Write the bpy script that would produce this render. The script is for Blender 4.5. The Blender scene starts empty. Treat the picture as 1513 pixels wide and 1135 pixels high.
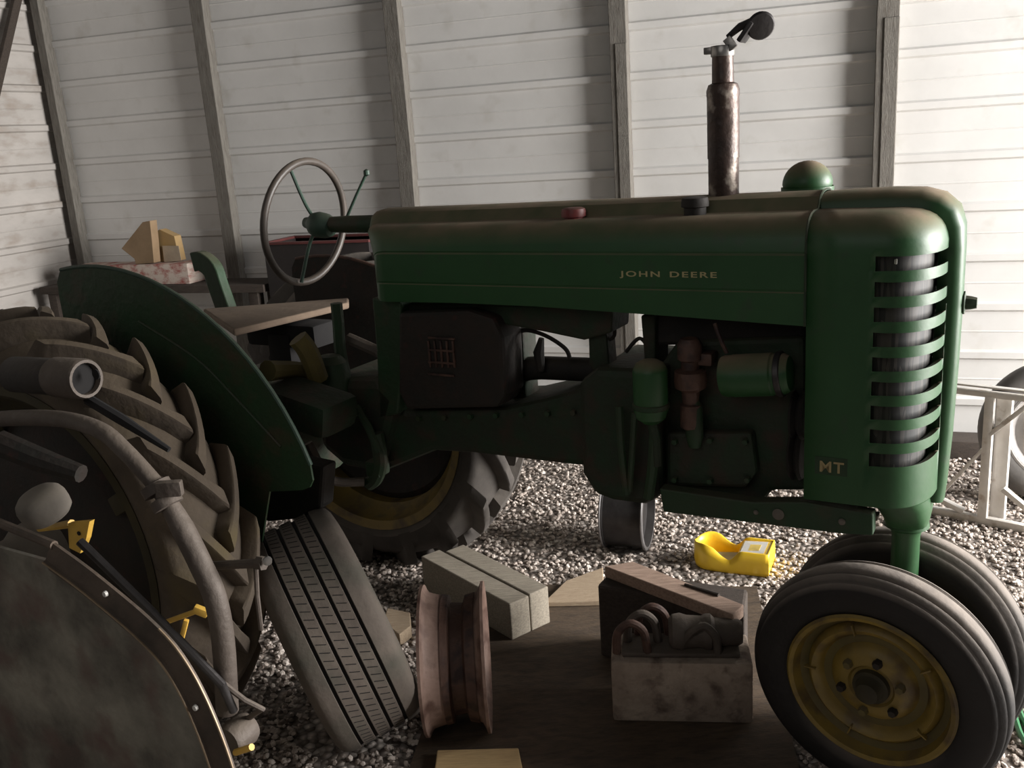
import bpy, bmesh, math, random
from math import sin, cos, pi, radians, atan2, sqrt
from mathutils import Vector, Matrix, Quaternion
random.seed(7)
scene = bpy.context.scene
col = scene.collection

# ------------------------------------------------------------------ camera
FPX, PITCH, ROLL, CAMH = 1400.0, radians(14.8), atan2(354, 5283), 1.62
CF = Vector((0, cos(PITCH), -sin(PITCH)))
R0, U0 = Vector((1, 0, 0)), Vector((0, sin(PITCH), cos(PITCH)))
CR = cos(ROLL) * R0 - sin(ROLL) * U0
CU = sin(ROLL) * R0 + cos(ROLL) * U0
CP = Vector((0, 0, CAMH))
cam_d = bpy.data.cameras.new('camera')
cam_d.sensor_width = 36.0
cam_d.lens = FPX * 36.0 / 1513.0
cam_d.clip_start = 0.05
cam = bpy.data.objects.new('camera', cam_d)
m = Matrix.Identity(4)
for i in range(3):
    m[i][0], m[i][1], m[i][2], m[i][3] = CR[i], CU[i], -CF[i], CP[i]
cam.matrix_world = m
col.objects.link(cam)
scene.camera = cam


def ray(x, y):
    return CF + CR * ((x - 756.5) / FPX) - CU * ((y - 567.5) / FPX)


def onz(x, y, z=0.0):
    d = ray(x, y)
    return CP + d * ((z - CAMH) / d.z)


def onpl(x, y, P, n):
    d = ray(x, y)
    return CP + d * ((P - CP).dot(n) / d.dot(n))


# tractor frame: +X forward, +Y away from the camera, +Z up
TA = radians(30)
FW, LF = Vector((cos(TA), -sin(TA), 0)), Vector((sin(TA), cos(TA), 0))
TO = Vector((.907, 2.10, 0))


def tl(x, y, pl):            # measured point on a plane of the tractor, in tractor coordinates
    P = onpl(x, y, TO + LF * pl, LF) - TO
    return Vector((P.dot(FW), pl, P.z))


def tinv(P):
    P = Vector(P) - TO
    return Vector((P.dot(FW), P.dot(LF), P.z))


# back wall frame
WA = radians(20)
WD, WN = Vector((cos(WA), -sin(WA), 0)), Vector((sin(WA), cos(WA), 0))
W0 = Vector((0, 5.2, 0))


def wpt(s, off, z):          # s along wall, off = distance in front of the wall
    return W0 + WD * s - WN * off + Vector((0, 0, z))


def wl(x, y, off):
    P = onpl(x, y, W0 - WN * off, WN) - W0
    return P.dot(WD), P.z


# ------------------------------------------------------------------ materials
def mat(name, c1, c2=None, scale=8.0, rough=.7, metal=0.0, bump=0.0, bscale=None, dust=0.0, dustcol=(.16, .125, .09), spots=None,
        stretch=None, spec=.5, detail=6.0, dmin=.25, contrast=(.35, .65)):
    M = bpy.data.materials.new(name)
    M.use_nodes = True
    nt = M.node_tree
    N, L = nt.nodes, nt.links
    b = N['Principled BSDF']
    b.inputs['Roughness'].default_value = rough
    b.inputs['Metallic'].default_value = metal
    b.inputs['Specular IOR Level'].default_value = spec
    tc = N.new('ShaderNodeTexCoord')
    vec = tc.outputs['Object']
    if stretch:
        mp = N.new('ShaderNodeMapping')
        mp.inputs['Scale'].default_value = stretch
        L.new(vec, mp.inputs['Vector'])
        vec = mp.outputs['Vector']
    c2 = c2 or tuple(v * .7 for v in c1)
    no = N.new('ShaderNodeTexNoise')
    no.inputs['Scale'].default_value = scale
    no.inputs['Detail'].default_value = detail
    no.inputs['Roughness'].default_value = .62
    L.new(vec, no.inputs['Vector'])
    rp = N.new('ShaderNodeValToRGB')
    rp.color_ramp.elements[0].position, rp.color_ramp.elements[1].position = contrast
    rp.color_ramp.elements[0].color = (*c1, 1)
    rp.color_ramp.elements[1].color = (*c2, 1)
    L.new(no.outputs['Fac'], rp.inputs['Fac'])
    out = rp.outputs['Color']
    if spots:
        sc, sv, lo, hi = spots
        n2 = N.new('ShaderNodeTexNoise')
        n2.inputs['Scale'].default_value = sv
        n2.inputs['Detail'].default_value = 8
        L.new(vec, n2.inputs['Vector'])
        mr = N.new('ShaderNodeMapRange')
        mr.inputs['From Min'].default_value, mr.inputs['From Max'].default_value = lo, hi
        L.new(n2.outputs['Fac'], mr.inputs['Value'])
        mx = N.new('ShaderNodeMix')
        mx.data_type = 'RGBA'
        L.new(mr.outputs['Result'], mx.inputs['Factor'])
        L.new(out, mx.inputs[6])
        mx.inputs[7].default_value = (*sc, 1)
        out = mx.outputs[2]
    if dust > 0:
        ge = N.new('ShaderNodeNewGeometry')
        sx = N.new('ShaderNodeSeparateXYZ')
        L.new(ge.outputs['Normal'], sx.inputs[0])
        mr = N.new('ShaderNodeMapRange')
        mr.inputs['From Min'].default_value, mr.inputs['From Max'].default_value = dmin, dmin + .7
        mr.inputs['To Max'].default_value = dust
        L.new(sx.outputs['Z'], mr.inputs['Value'])
        n3 = N.new('ShaderNodeTexNoise')
        n3.inputs['Scale'].default_value = 14
        n3.inputs['Detail'].default_value = 5
        L.new(tc.outputs['Object'], n3.inputs['Vector'])
        m3 = N.new('ShaderNodeMapRange')
        m3.inputs['From Min'].default_value, m3.inputs['From Max'].default_value = .25, .6
        m3.inputs['To Min'].default_value = .5
        L.new(n3.outputs['Fac'], m3.inputs['Value'])
        mu = N.new('ShaderNodeMath')
        mu.operation = 'MULTIPLY'
        L.new(mr.outputs['Result'], mu.inputs[0])
        L.new(m3.outputs['Result'], mu.inputs[1])
        mx = N.new('ShaderNodeMix')
        mx.data_type = 'RGBA'
        L.new(mu.outputs[0], mx.inputs['Factor'])
        L.new(out, mx.inputs[6])
        mx.inputs[7].default_value = (*dustcol, 1)
        out = mx.outputs[2]
        mr2 = N.new('ShaderNodeMapRange')
        mr2.inputs['To Min'].default_value, mr2.inputs['To Max'].default_value = rough, .95
        L.new(mu.outputs[0], mr2.inputs['Value'])
        L.new(mr2.outputs['Result'], b.inputs['Roughness'])
    L.new(out, b.inputs['Base Color'])
    if bump > 0:
        nb = N.new('ShaderNodeTexNoise')
        nb.inputs['Scale'].default_value = bscale or scale * 4
        nb.inputs['Detail'].default_value = 5
        L.new(vec, nb.inputs['Vector'])
        bp = N.new('ShaderNodeBump')
        bp.inputs['Strength'].default_value = bump
        bp.inputs['Distance'].default_value = .01
        L.new(nb.outputs['Fac'], bp.inputs['Height'])
        L.new(bp.outputs['Normal'], b.inputs['Normal'])
    return M


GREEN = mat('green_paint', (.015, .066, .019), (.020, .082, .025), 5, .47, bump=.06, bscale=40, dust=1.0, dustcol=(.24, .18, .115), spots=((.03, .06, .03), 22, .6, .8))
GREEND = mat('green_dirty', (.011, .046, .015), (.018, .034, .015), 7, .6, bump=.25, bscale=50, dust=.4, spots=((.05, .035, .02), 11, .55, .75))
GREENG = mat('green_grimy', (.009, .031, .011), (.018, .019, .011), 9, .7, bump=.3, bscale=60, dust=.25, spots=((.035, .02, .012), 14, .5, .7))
GRMINT = mat('green_faded', (.035, .075, .05), (.03, .055, .04), 10, .55, bump=.1, dust=.3)
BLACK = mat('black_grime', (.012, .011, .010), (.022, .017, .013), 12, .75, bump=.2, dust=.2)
BROWNB = mat('battery_box_grime', (.014, .013, .010), (.024, .015, .011), 16, .75, bump=.25, spots=((.05, .017, .013), 24, .6, .75))
RUBBER = mat('rubber_dark', (.008, .007, .0065), (.013, .011, .010), 9, .7, bump=.15, bscale=60, dust=.8, dustcol=(.34, .29, .25), dmin=.12)  # pale dust tint also paints the light on the upper tread
RUBDUST = mat('rubber_dusty', (.095, .073, .052), (.055, .042, .031), 7, .9, bump=.3, bscale=40, dust=.55, dustcol=(.19, .145, .095), spots=((.11, .085, .04), 5, .55, .75))
RUBFAR = mat('rubber_far_tyre', (.085, .075, .066), (.055, .048, .043), 8, .85, bump=.2, dust=.5, dustcol=(.27, .23, .19))
RUBTIRE = mat('rubber_car_tyre', (.155, .128, .105), (.115, .094, .078), 9, .85, bump=.15, bscale=70, spots=((.055, .06, .045), 6, .5, .8))
GROOVE = mat('rubber_groove', (.008, .007, .007), None, 9, .9)
YELRIM = mat('yellow_wheel', (.25, .17, .026), (.16, .11, .025), 7, .5, bump=.15, bscale=35, dust=.2, spots=((.07, .045, .02), 13, .5, .7), spec=.6)
YELDK = mat('yellow_grimy_shaded', (.05, .04, .015), (.03, .025, .013), 7, .8, bump=.2)  # wheel yellow darkened: the near wheel's shade is put into its colour
YELD = mat('yellow_dusty', (.14, .11, .03), (.09, .07, .03), 7, .8, bump=.2, dust=.6, dustcol=(.15, .12, .08))
RUST = mat('rust', (.07, .036, .026), (.12, .066, .048), 12, .6, .1, bump=.35, bscale=50, spots=((.035, .02, .018), 20, .5, .65))
STACK = mat('stack_rust', (.085, .055, .043), (.045, .032, .028), 14, .42, .35, bump=.3, bscale=40, spots=((.30, .26, .22), 18, .58, .68))
RIMRUST = mat('rim_rust', (.27, .18, .145), (.17, .105, .08), 10, .6, .15, bump=.2, bscale=40, spots=((.08, .04, .03), 15, .5, .7))
IRON = mat('dirty_iron', (.11, .09, .075), (.07, .055, .045), 9, .65, .2, bump=.3, bscale=50, dust=.4, dustcol=(.2, .16, .12))
IRONB = mat('blued_iron', (.06, .055, .055), (.10, .085, .07), 12, .5, .5, bump=.25, bscale=50, dust=.3, dustcol=(.2, .16, .12))
BANDM = mat('strap_iron', (.12, .09, .068), (.08, .06, .046), 12, .65, .2, bump=.3, bscale=50, spots=((.055, .045, .035), 13, .5, .7))
BEADM = mat('pale_bead', (.34, .25, .16), (.22, .16, .10), 14, .5, .3)  # paler tone for the thin lines along the shield rim
PANELM = mat('dusty_panel', (.07, .062, .05), (.30, .28, .225), 4, .85, bump=.3, bscale=40, spots=((.13, .085, .07), 9, .5, .7), contrast=(.4, .7))
GREYM = mat('grey_dusty_cap', (.17, .15, .125), (.12, .105, .088), 8, .85, bump=.2, dust=.5, dustcol=(.24, .205, .16))
STEEL = mat('steel_bare', (.35, .34, .32), (.22, .2, .19), 15, .35, .8, bump=.1)
STEELD = mat('steel_dark', (.06, .056, .056), (.035, .032, .032), 10, .45, .6, bump=.15, dust=.1, dustcol=(.2, .18, .16))
STEELG = mat('steel_flange', (.26, .25, .25), (.18, .17, .17), 10, .4, .6, bump=.1)
WHEELB = mat('steering_rim', (.05, .042, .035), (.075, .06, .05), 16, .45, dust=.4)
YELPL = mat('yellow_plastic', (.95, .64, .04), (.90, .58, .04), 6, .35, bump=.03)
YELBR = mat('yellow_bracket', (.75, .48, .09), (.6, .36, .06), 10, .55, bump=.1)
LABELM = mat('pale_label', (.62, .60, .55), (.5, .49, .46), 20, .5)
LABELY = mat('label_yellow', (.75, .55, .12), None, 20, .5)
REDCAP = mat('red_cap', (.22, .03, .03), (.14, .035, .03), 20, .5, dust=.4)
LETTER = mat('letter_yellow', (.50, .44, .22), (.34, .30, .16), 60, .7)
LETTERP = mat('letter_pale', (.42, .34, .16), (.28, .22, .11), 60, .7)
DECAL = mat('decal_dark', (.018, .05, .018), None, 20, .6)
WOODG = mat('wood_grey', (.34, .30, .235), (.22, .19, .15), 6, .85, bump=.35, stretch=(3, 30, 30))
WOODP = mat('wood_pale', (.46, .36, .25), (.34, .25, .17), 6, .85, bump=.3, stretch=(3, 30, 30))
WOODB = mat('wood_bright', (.62, .44, .22), (.5, .34, .17), 6, .8, bump=.2, stretch=(3, 30, 30))
WOODD = mat('wood_dark', (.06, .045, .035), (.035, .026, .02), 6, .85, bump=.4, stretch=(3, 25, 25))
PLANKM = mat('wood_plank', (.40, .28, .215), (.25, .17, .125), 5, .8, bump=.3, stretch=(3, 30, 30))
PLYM = mat('plywood_worn', (.10, .068, .042), (.062, .043, .028), 4, .85, bump=.25, stretch=(4, 14, 10), spots=((.04, .028, .02), 5, .5, .8))
POSTM = mat('post_wood', (.185, .172, .15), (.125, .115, .10), 5, .9, bump=.35, stretch=(25, 25, 2.5), spots=((.09, .075, .06), 6, .55, .75))
CONC = mat('concrete_block', (.42, .34, .27), (.27, .21, .165), 9, .9, bump=.6, bscale=45, spots=((.12, .085, .065), 20, .5, .7))
CARD = mat('cardboard', (.30, .205, .12), (.22, .15, .085), 6, .85, bump=.05)
CARDY = mat('cardboard_yellow', (.42, .28, .11), (.34, .23, .12), 6, .85)
CARDW = mat('cardboard_pale', (.52, .43, .32), None, 6, .85)
REDW = mat('red_white_print', (.52, .44, .38), (.30, .09, .075), 9, .75, stretch=(2, 1, 3), contrast=(.42, .62))
REDP = mat('red_paint', (.13, .03, .028), (.09, .025, .024), 10, .6)
DARKB = mat('dark_bin', (.012, .010, .010), (.020, .014, .013), 8, .6, bump=.15)
WHITEM = mat('white_steel', (.74, .71, .67), (.60, .57, .53), 9, .5, bump=.1, spots=((.35, .27, .2), 18, .6, .75))
SEATM = mat('seat_dusty', (.20, .145, .10), (.14, .10, .072), 8, .9, bump=.2, dust=.5, dustcol=(.26, .195, .14))
HOSE = mat('hose_green', (.05, .22, .09), (.04, .16, .07), 20, .4)
RIMW = mat('rim_white', (.5, .48, .46), (.36, .34, .33), 9, .5, .3, bump=.1)
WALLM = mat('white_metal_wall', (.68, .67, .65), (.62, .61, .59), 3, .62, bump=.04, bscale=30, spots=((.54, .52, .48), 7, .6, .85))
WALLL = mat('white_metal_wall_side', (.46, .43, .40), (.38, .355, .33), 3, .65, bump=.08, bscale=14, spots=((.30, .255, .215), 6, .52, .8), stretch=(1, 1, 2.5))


def gravel_mat(name, stone=False):
    M = bpy.data.materials.new(name)
    M.use_nodes = True
    nt = M.node_tree
    N, L = nt.nodes, nt.links
    b = N['Principled BSDF']
    b.inputs['Roughness'].default_value = .9
    b.inputs['Specular IOR Level'].default_value = .2
    tc = N.new('ShaderNodeTexCoord')
    rp = N.new('ShaderNodeValToRGB')
    rp.color_ramp.elements[0].color = (.20, .165, .14, 1)
    rp.color_ramp.elements[1].color = (.82, .74, .67, 1)
    e = rp.color_ramp.elements.new(.5)
    e.color = (.48, .41, .36, 1)
    vo = N.new('ShaderNodeTexVoronoi')
    vo.inputs['Scale'].default_value = 46 if not stone else 60
    L.new(tc.outputs['Object'], vo.inputs['Vector'])
    sx = N.new('ShaderNodeSeparateColor')
    L.new(vo.outputs['Color'], sx.inputs[0])
    L.new(sx.outputs[0], rp.inputs['Fac'])
    if stone:
        L.new(rp.outputs['Color'], b.inputs['Base Color'])
    else:
        mr = N.new('ShaderNodeMapRange')
        mr.inputs['From Max'].default_value = .7
        mr.inputs['To Min'].default_value, mr.inputs['To Max'].default_value = 1.0, .35
        L.new(vo.outputs['Distance'], mr.inputs['Value'])
        mx = N.new('ShaderNodeMix')
        mx.data_type = 'RGBA'
        mx.blend_type = 'MULTIPLY'
        mx.inputs['Factor'].default_value = 1
        L.new(rp.outputs['Color'], mx.inputs[6])
        L.new(mr.outputs['Result'], mx.inputs[7])
        L.new(mx.outputs[2], b.inputs['Base Color'])
        bp = N.new('ShaderNodeBump')
        bp.inputs['Strength'].default_value = .9
        bp.inputs['Distance'].default_value = .012
        bp.invert = True
        L.new(vo.outputs['Distance'], bp.inputs['Height'])
        L.new(bp.outputs['Normal'], b.inputs['Normal'])
    return M


GRAVEL, PEBBLE = gravel_mat('gravel'), gravel_mat('gravel_stones', True)


# ------------------------------------------------------------------ mesh builder
class MB:
    def __init__(s):
        s.v, s.f, s.mi = [], [], []
        s.cur = 0

    def add(s, vs, fs):
        o = len(s.v)
        s.v += [tuple(v) for v in vs]
        s.f += [tuple(i + o for i in f) for f in fs]
        s.mi += [s.cur] * len(fs)
        return s

    def box(s, c, d, M=None, bev=.0):
        bm = bmesh.new()
        bmesh.ops.create_cube(bm, size=1)
        bmesh.ops.scale(bm, vec=d, verts=bm.verts)
        if bev > 0:
            bmesh.ops.bevel(bm, geom=bm.edges[:], offset=min(bev, min(d) * .45), segments=2, affect='EDGES', profile=.6)
        T = Matrix.Translation(c) @ (M.to_4x4() if M else Matrix.Identity(4))
        bm.verts.index_update()
        s.add([T @ v.co for v in bm.verts], [[v.index for v in f.verts] for f in bm.faces])
        bm.free()
        return s

    def tube(s, pts, r, n=12, cap=True):
        pts = [Vector(p) for p in pts]
        rs = r if isinstance(r, (list, tuple)) else [r] * len(pts)
        up = None
        vs, fs = [], []
        for i, p in enumerate(pts):
            t = (pts[min(i + 1, len(pts) - 1)] - pts[max(i - 1, 0)]).normalized()
            if up is None:
                up = Vector((0, 0, 1)) if abs(t.z) < .9 else Vector((1, 0, 0))
            a = t.cross(up)
            if a.length < 1e-5:
                a = t.orthogonal()
            a.normalize()
            up = a.cross(t).normalized()
            for k in range(n):
                q = 2 * pi * k / n
                vs.append(p + (a * cos(q) + up * sin(q)) * rs[i])
        for i in range(len(pts) - 1):
            for k in range(n):
                k2 = (k + 1) % n
                fs.append((i * n + k, i * n + k2, (i + 1) * n + k2, (i + 1) * n + k))
        if cap:
            fs.append(tuple(range(n - 1, -1, -1)))
            fs.append(tuple(range((len(pts) - 1) * n, len(pts) * n)))
        return s.add(vs, fs)

    def lathe(s, prof, c=(0, 0, 0), axis=(0, 0, 1), n=32, closed=False, ref=None):
        ax = Vector(axis).normalized()
        a = (Vector(ref) if ref else ax.orthogonal()).normalized()
        b = ax.cross(a)
        c = Vector(c)
        vs, fs = [], []
        m_ = len(prof)
        for k in range(n):
            q = 2 * pi * k / n
            d = a * cos(q) + b * sin(q)
            for (r, h) in prof:
                vs.append(c + d * r + ax * h)
        for k in range(n):
            k2 = (k + 1) % n
            for i in range(m_ if closed else m_ - 1):
                j = (i + 1) % m_
                fs.append((k * m_ + i, k2 * m_ + i, k2 * m_ + j, k * m_ + j))
        if not closed:
            if 1e-6 < prof[0][0] < .12:
                fs.append(tuple(k * m_ for k in range(n - 1, -1, -1)))
            if 1e-6 < prof[-1][0] < .12:
                fs.append(tuple(k * m_ + m_ - 1 for k in range(n)))
        return s.add(vs, fs)

    def prism(s, poly, e0, e1):      # poly: list of 3D points, swept between offsets e0 and e1 (vectors)
        n = len(poly)
        vs = [Vector(p) + Vector(e0) for p in poly] + [Vector(p) + Vector(e1) for p in poly]
        fs = [tuple(range(n)), tuple(range(2 * n - 1, n - 1, -1))]
        for i in range(n):
            j = (i + 1) % n
            fs.append((j, i, n + i, n + j))
        return s.add(vs, fs)

    def loft(s, rings, closed=True, caps=True):
        n = len(rings[0])
        vs = [p for r_ in rings for p in r_]
        fs = []
        for i in range(len(rings) - 1):
            for k in range(n if closed else n - 1):
                k2 = (k + 1) % n
                fs.append((i * n + k, i * n + k2, (i + 1) * n + k2, (i + 1) * n + k))
        if caps:
            fs.append(tuple(range(n - 1, -1, -1)))
            fs.append(tuple(range((len(rings) - 1) * n, len(rings) * n)))
        return s.add(vs, fs)

    def build(s, name, material, parent=None, smooth=True, angle=35, bevel=0.0, solid=0.0):
        me = bpy.data.meshes.new(name)
        me.from_pydata(s.v, [], s.f)
        mats = material if isinstance(material, (list, tuple)) else [material]
        for q in mats:
            me.materials.append(q)
        bm = bmesh.new()
        bm.from_mesh(me)
        bm.faces.ensure_lookup_table()
        for f, i in zip(bm.faces, s.mi):
            f.material_index = i
        bmesh.ops.remove_doubles(bm, verts=bm.verts[:], dist=1e-6)
        bmesh.ops.recalc_face_normals(bm, faces=bm.faces[:])
        bm.to_mesh(me)
        bm.free()
        if smooth:
            me.polygons.foreach_set('use_smooth', [True] * len(me.polygons))
            me.set_sharp_from_angle(angle=radians(angle))
        o = bpy.data.objects.new(name, me)
        col.objects.link(o)
        if parent:
            o.parent = parent
        if solid:
            md = o.modifiers.new('solid', 'SOLIDIFY')
            md.thickness = solid
            md.offset = 0
        if bevel:
            md = o.modifiers.new('bevel', 'BEVEL')
            md.width = bevel
            md.segments = 2
            md.limit_method = 'ANGLE'
            md.angle_limit = radians(40)
        return o


def empty(name, loc=(0, 0, 0), rot=(0, 0, 0)):
    o = bpy.data.objects.new(name, None)
    o.empty_display_size = .1
    o.location = loc
    o.rotation_euler = rot
    col.objects.link(o)
    return o


def tag(o, label=None, cat=None, group=None, kind=None):
    if label:
        o['label'] = label
    if cat:
        o['category'] = cat
    if group:
        o['group'] = group
    if kind:
        o['kind'] = kind
    return o


def frame_mat(x, y):      # 3x3 with given x and approx y axes
    x = Vector(x).normalized()
    z = x.cross(Vector(y)).normalized()
    y = z.cross(x)
    return Matrix((x, y, z)).transposed()


def smooth_path(pts, n=6):
    pts = [Vector(p) for p in pts]
    out = []
    for i in range(len(pts) - 1):
        p0, p1, p2, p3 = pts[max(i - 1, 0)], pts[i], pts[i + 1], pts[min(i + 2, len(pts) - 1)]
        for k in range(n):
            t = k / n
            out.append(.5 * ((2 * p1) + (p2 - p0) * t + (2 * p0 - 5 * p1 + 4 * p2 - p3) * t * t + (3 * p1 - p0 - 3 * p2 + p3) * t ** 3))
    out.append(pts[-1])
    return out


# ================================================================== SETTING
b = MB()
N_ = 24
b.add([(-7, -2, 0), (7, -2, 0), (7, 8, 0), (-7, 8, 0)], [(0, 1, 2, 3)])
fl = b.build('floor', GRAVEL, smooth=False)
tag(fl, 'grey crushed gravel floor of the shed', kind='structure')


def ribbed(name, P, d, nrm, length, z1, material, label, r0=.23):
    # profile in (out, z): flat sheets with paired-crease ribs
    prof = [(0, -.02)]
    z = r0
    while z < z1:
        prof += [(0, z - .027), (.015, z - .018), (.017, z + .012), (0, z + .022), (0, z + .105), (.0025, z + .11), (0, z + .115)]
        z += .2335
    prof.append((0, z1))
    bb = MB()
    L = [Vector(P) + Vector(nrm) * o + Vector((0, 0, q)) for o, q in prof]
    Rr = [v + Vector(d) * length for v in L]
    n = len(prof)
    bb.add(L + Rr, [(i, i + 1, n + i + 1, n + i) for i in range(n - 1)])
    o = bb.build(name, material, angle=12)
    tag(o, label, kind='structure')
    return o


SC = -2.93    # corner position along the back wall
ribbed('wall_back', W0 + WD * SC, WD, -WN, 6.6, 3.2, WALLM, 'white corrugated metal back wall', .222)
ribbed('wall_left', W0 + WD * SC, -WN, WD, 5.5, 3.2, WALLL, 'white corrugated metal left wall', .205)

posts = [(-2.845, .060, .075, 0), (-1.706, .085, .075, 0), (-.51, .085, .075, 0), (.695, .085, .075, 0), (1.925, .095, .08, 0), (3.13, .09, .08, 0)]
for i, (s, w, dp, e) in enumerate(posts):
    bb = MB()
    ringz = [0, .4, .8, 1.2, 1.6, 2.0, 2.4, 2.8, 3.2]
    rings = []
    for z in ringz:
        j = random.uniform(-.003, .003)
        rings.append([wpt(s - w / 2 + j, .002, z), wpt(s + w / 2 + j, .002, z), wpt(s + w / 2 + j, dp, z), wpt(s - w / 2 + j, dp, z)])
    bb.loft(rings)
    # overlapping splice board where the stud is doubled
    if i in (3, 4):
        bb.box(wpt(s + w * .16, dp * .62, 1.0), (w * .7, dp * .9, 2.02), Matrix.Rotation(-WA, 3, 'Z'), .004)
    o = bb.build('trim_%d' % (i + 1), POSTM, smooth=False, bevel=.003)
    tag(o, 'weathered wooden stud against the white metal wall', kind='structure')

# diagonal brace across the left wall
bb = MB()
PL0 = W0 + WD * (SC + .07)
pA = onpl(27, -10, PL0, WD)
pB = onpl(-2, 115, PL0, WD)
dr = (pB - pA).normalized()
bb.box((pA + pB) / 2, ((pB - pA).length * 3.2, .05, .03), frame_mat(dr, WD.cross(dr)), .004)
tag(bb.build('trim_7', WOODD, smooth=False), 'thin dark diagonal brace on the left wall', kind='structure')

# ================================================================== TRACTOR
tr = empty('tractor', TO, (0, 0, -TA))
tag(tr, 'vintage green farm tractor with long hood, upright exhaust stack and narrow front wheels', 'tractor')

# ---- hood
def zt(x):      # crown drops slightly to the rear
    return -.016 * max(0, (-x - .18)) / 1.16


HS = [(.200, 1.172), (.201, 1.244), (.199, 1.2465), (.199, 1.249), (.201, 1.2515), (.201, 1.326), (.199, 1.3285), (.198, 1.331), (.1995, 1.334),
      (.197, 1.358), (.190, 1.380), (.176, 1.398), (.155, 1.408), (.130, 1.412), (.100, 1.411), (.085, 1.413), (.072, 1.426), (.058, 1.440), (.035, 1.447), (0, 1.449)]


def hood_ring(x, k=1.0, bot=1.172):
    pts = []
    for (y, z) in HS:
        if z < 1.2:
            z = bot
        z2 = z + zt(x) if z > 1.34 else z
        pts.append((y * k, z2))
    ring = [Vector((x, -y, z)) for y, z in pts] + [Vector((x, y, z)) for y, z in reversed(pts[:-1])]
    return ring


bb = MB()
rings = []
for x, k, bt in [(-1.345, .93, 1.20), (-1.340, .965, 1.196), (-1.33, .985, 1.195), (-1.31, 1, 1.195), (-1.1, 1, 1.198), (-.85, 1, 1.196), (-.5, 1, 1.184), (-.187, 1, 1.172)]:
    r_ = hood_ring(x, k, bt)
    if k < 1:
        r_ = [Vector((p.x, p.y, p.z - (1 - k) * .35 * max(0, (p.z - 1.2)) / .25)) for p in r_]
    if x < -1.2:
        r_ = [Vector((p.x - .115 * (1 - min(1, abs(p.y) / .19) ** 2), p.y, p.z)) for p in r_]
    rings.append(r_)
bb.loft(rings, closed=False, caps=False)
bb.add(rings[0], [tuple(range(len(rings[0])))])
hood = bb.build('hood', GREEN, tr, angle=28)


def text(body, x0, x1, z0, h, yy, material, parent, name='lettering', tz=0.0, space=1.0):
    cu = bpy.data.curves.new(name, 'FONT')
    cu.body = body
    cu.size = 1.0
    cu.extrude = .0
    cu.offset = .02
    cu.space_character = space
    cu.space_word = 1.3
    o = bpy.data.objects.new(name, cu)
    col.objects.link(o)
    bpy.context.view_layer.update()
    w = o.dimensions.x
    ht = o.dimensions.y
    me = bpy.data.meshes.new_from_object(o)
    bpy.data.objects.remove(o)
    o = bpy.data.objects.new(name, me)
    col.objects.link(o)
    me.materials.clear()
    me.materials.append(material)
    o.scale = ((x1 - x0) / w, h / ht, 1)
    o.location = (x0, yy, z0)
    o.rotation_euler = (pi / 2, -tz, 0)
    o.parent = parent
    return o


text('JOHN DEERE', -.614, -.378, 1.276, .0175, -.2022, LETTER, hood, tz=.0, space=1.25)

# ---- nose shell
def nose_half(t, grow=0.0):      # t 0..1 from seam (x=-.183) to centre front; returns x,y (y<0 near side)
    X0, XC, XF, HW = -.183, -.045, .080, .2
    if t < .3:
        return X0 + (XC - X0) * t / .3, -HW
    q = (t - .3) / .7 * pi / 2
    e = .72
    return XC + (XF - XC) * (sin(q) ** e), -HW * (cos(q) ** (e * 1.05))


NT = [0, .15, .27, .30, .34, .38, .42, .46, .5, .54, .58, .62, .66, .7, .74, .78, .82, .86, .9, .94, 1.0]
def shellring(z, sc=1.0, dx=0.0):
    half = []
    for t in NT:
        x, y = nose_half(t)
        # draw toward the seam line as sc shrinks
        half.append(Vector((-.183 + (x + .183) * (1 - (1 - sc) * .62) + dx, y * sc, z)))
    full = half + [Vector((p.x, -p.y, p.z)) for p in reversed(half[:-1])]
    return full


slots = [1.3265 - i * .0536 for i in range(9)]     # top edge of each slot
SLH = .033
zs = [.770, .772, .80]
for s in reversed(slots):
    zs += [s - SLH, s]
zs += [1.3435]
bb = MB()
rings = [shellring(z) for z in zs]
i_s = 3
nr = len(rings[0])
vs = [p for r_ in rings for p in r_]
fs = []
half_n = len(NT)
slot_rows = [j for j in range(len(zs) - 1) if any(abs(zs[j + 1] - s) < 1e-6 for s in slots)]
for j in range(len(zs) - 1):
    for k in range(nr - 1):
        kk = k if k < half_n - 1 else nr - 2 - k
        if j in slot_rows and 3 <= kk <= half_n - 3:
            continue
        fs.append((j * nr + k, j * nr + k + 1, (j + 1) * nr + k + 1, (j + 1) * nr + k))
bb.add(vs, fs)
# louvre lips: each bar curls inward at its upper and lower edge
for s in slots:
    for (za, zb, ins) in ((s, s + .004, .022), (s - SLH, s - SLH - .0, .016)):
        for sgn in (0, 1):
            o1, o2 = [], []
            for k in range(3, half_n - 1):
                x, y = nose_half(NT[k])
                n2 = Vector((x + .09, y, 0)).normalized()
                p = Vector((x, y, za))
                q = p - n2 * ins + Vector((0, 0, -.008 if za == s - SLH else .006))
                if sgn:
                    p, q = Vector((p.x, -p.y, p.z)), Vector((q.x, -q.y, q.z))
                o1.append(p)
                o2.append(q)
            bb.loft([o1, o2], closed=False, caps=False)
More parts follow.
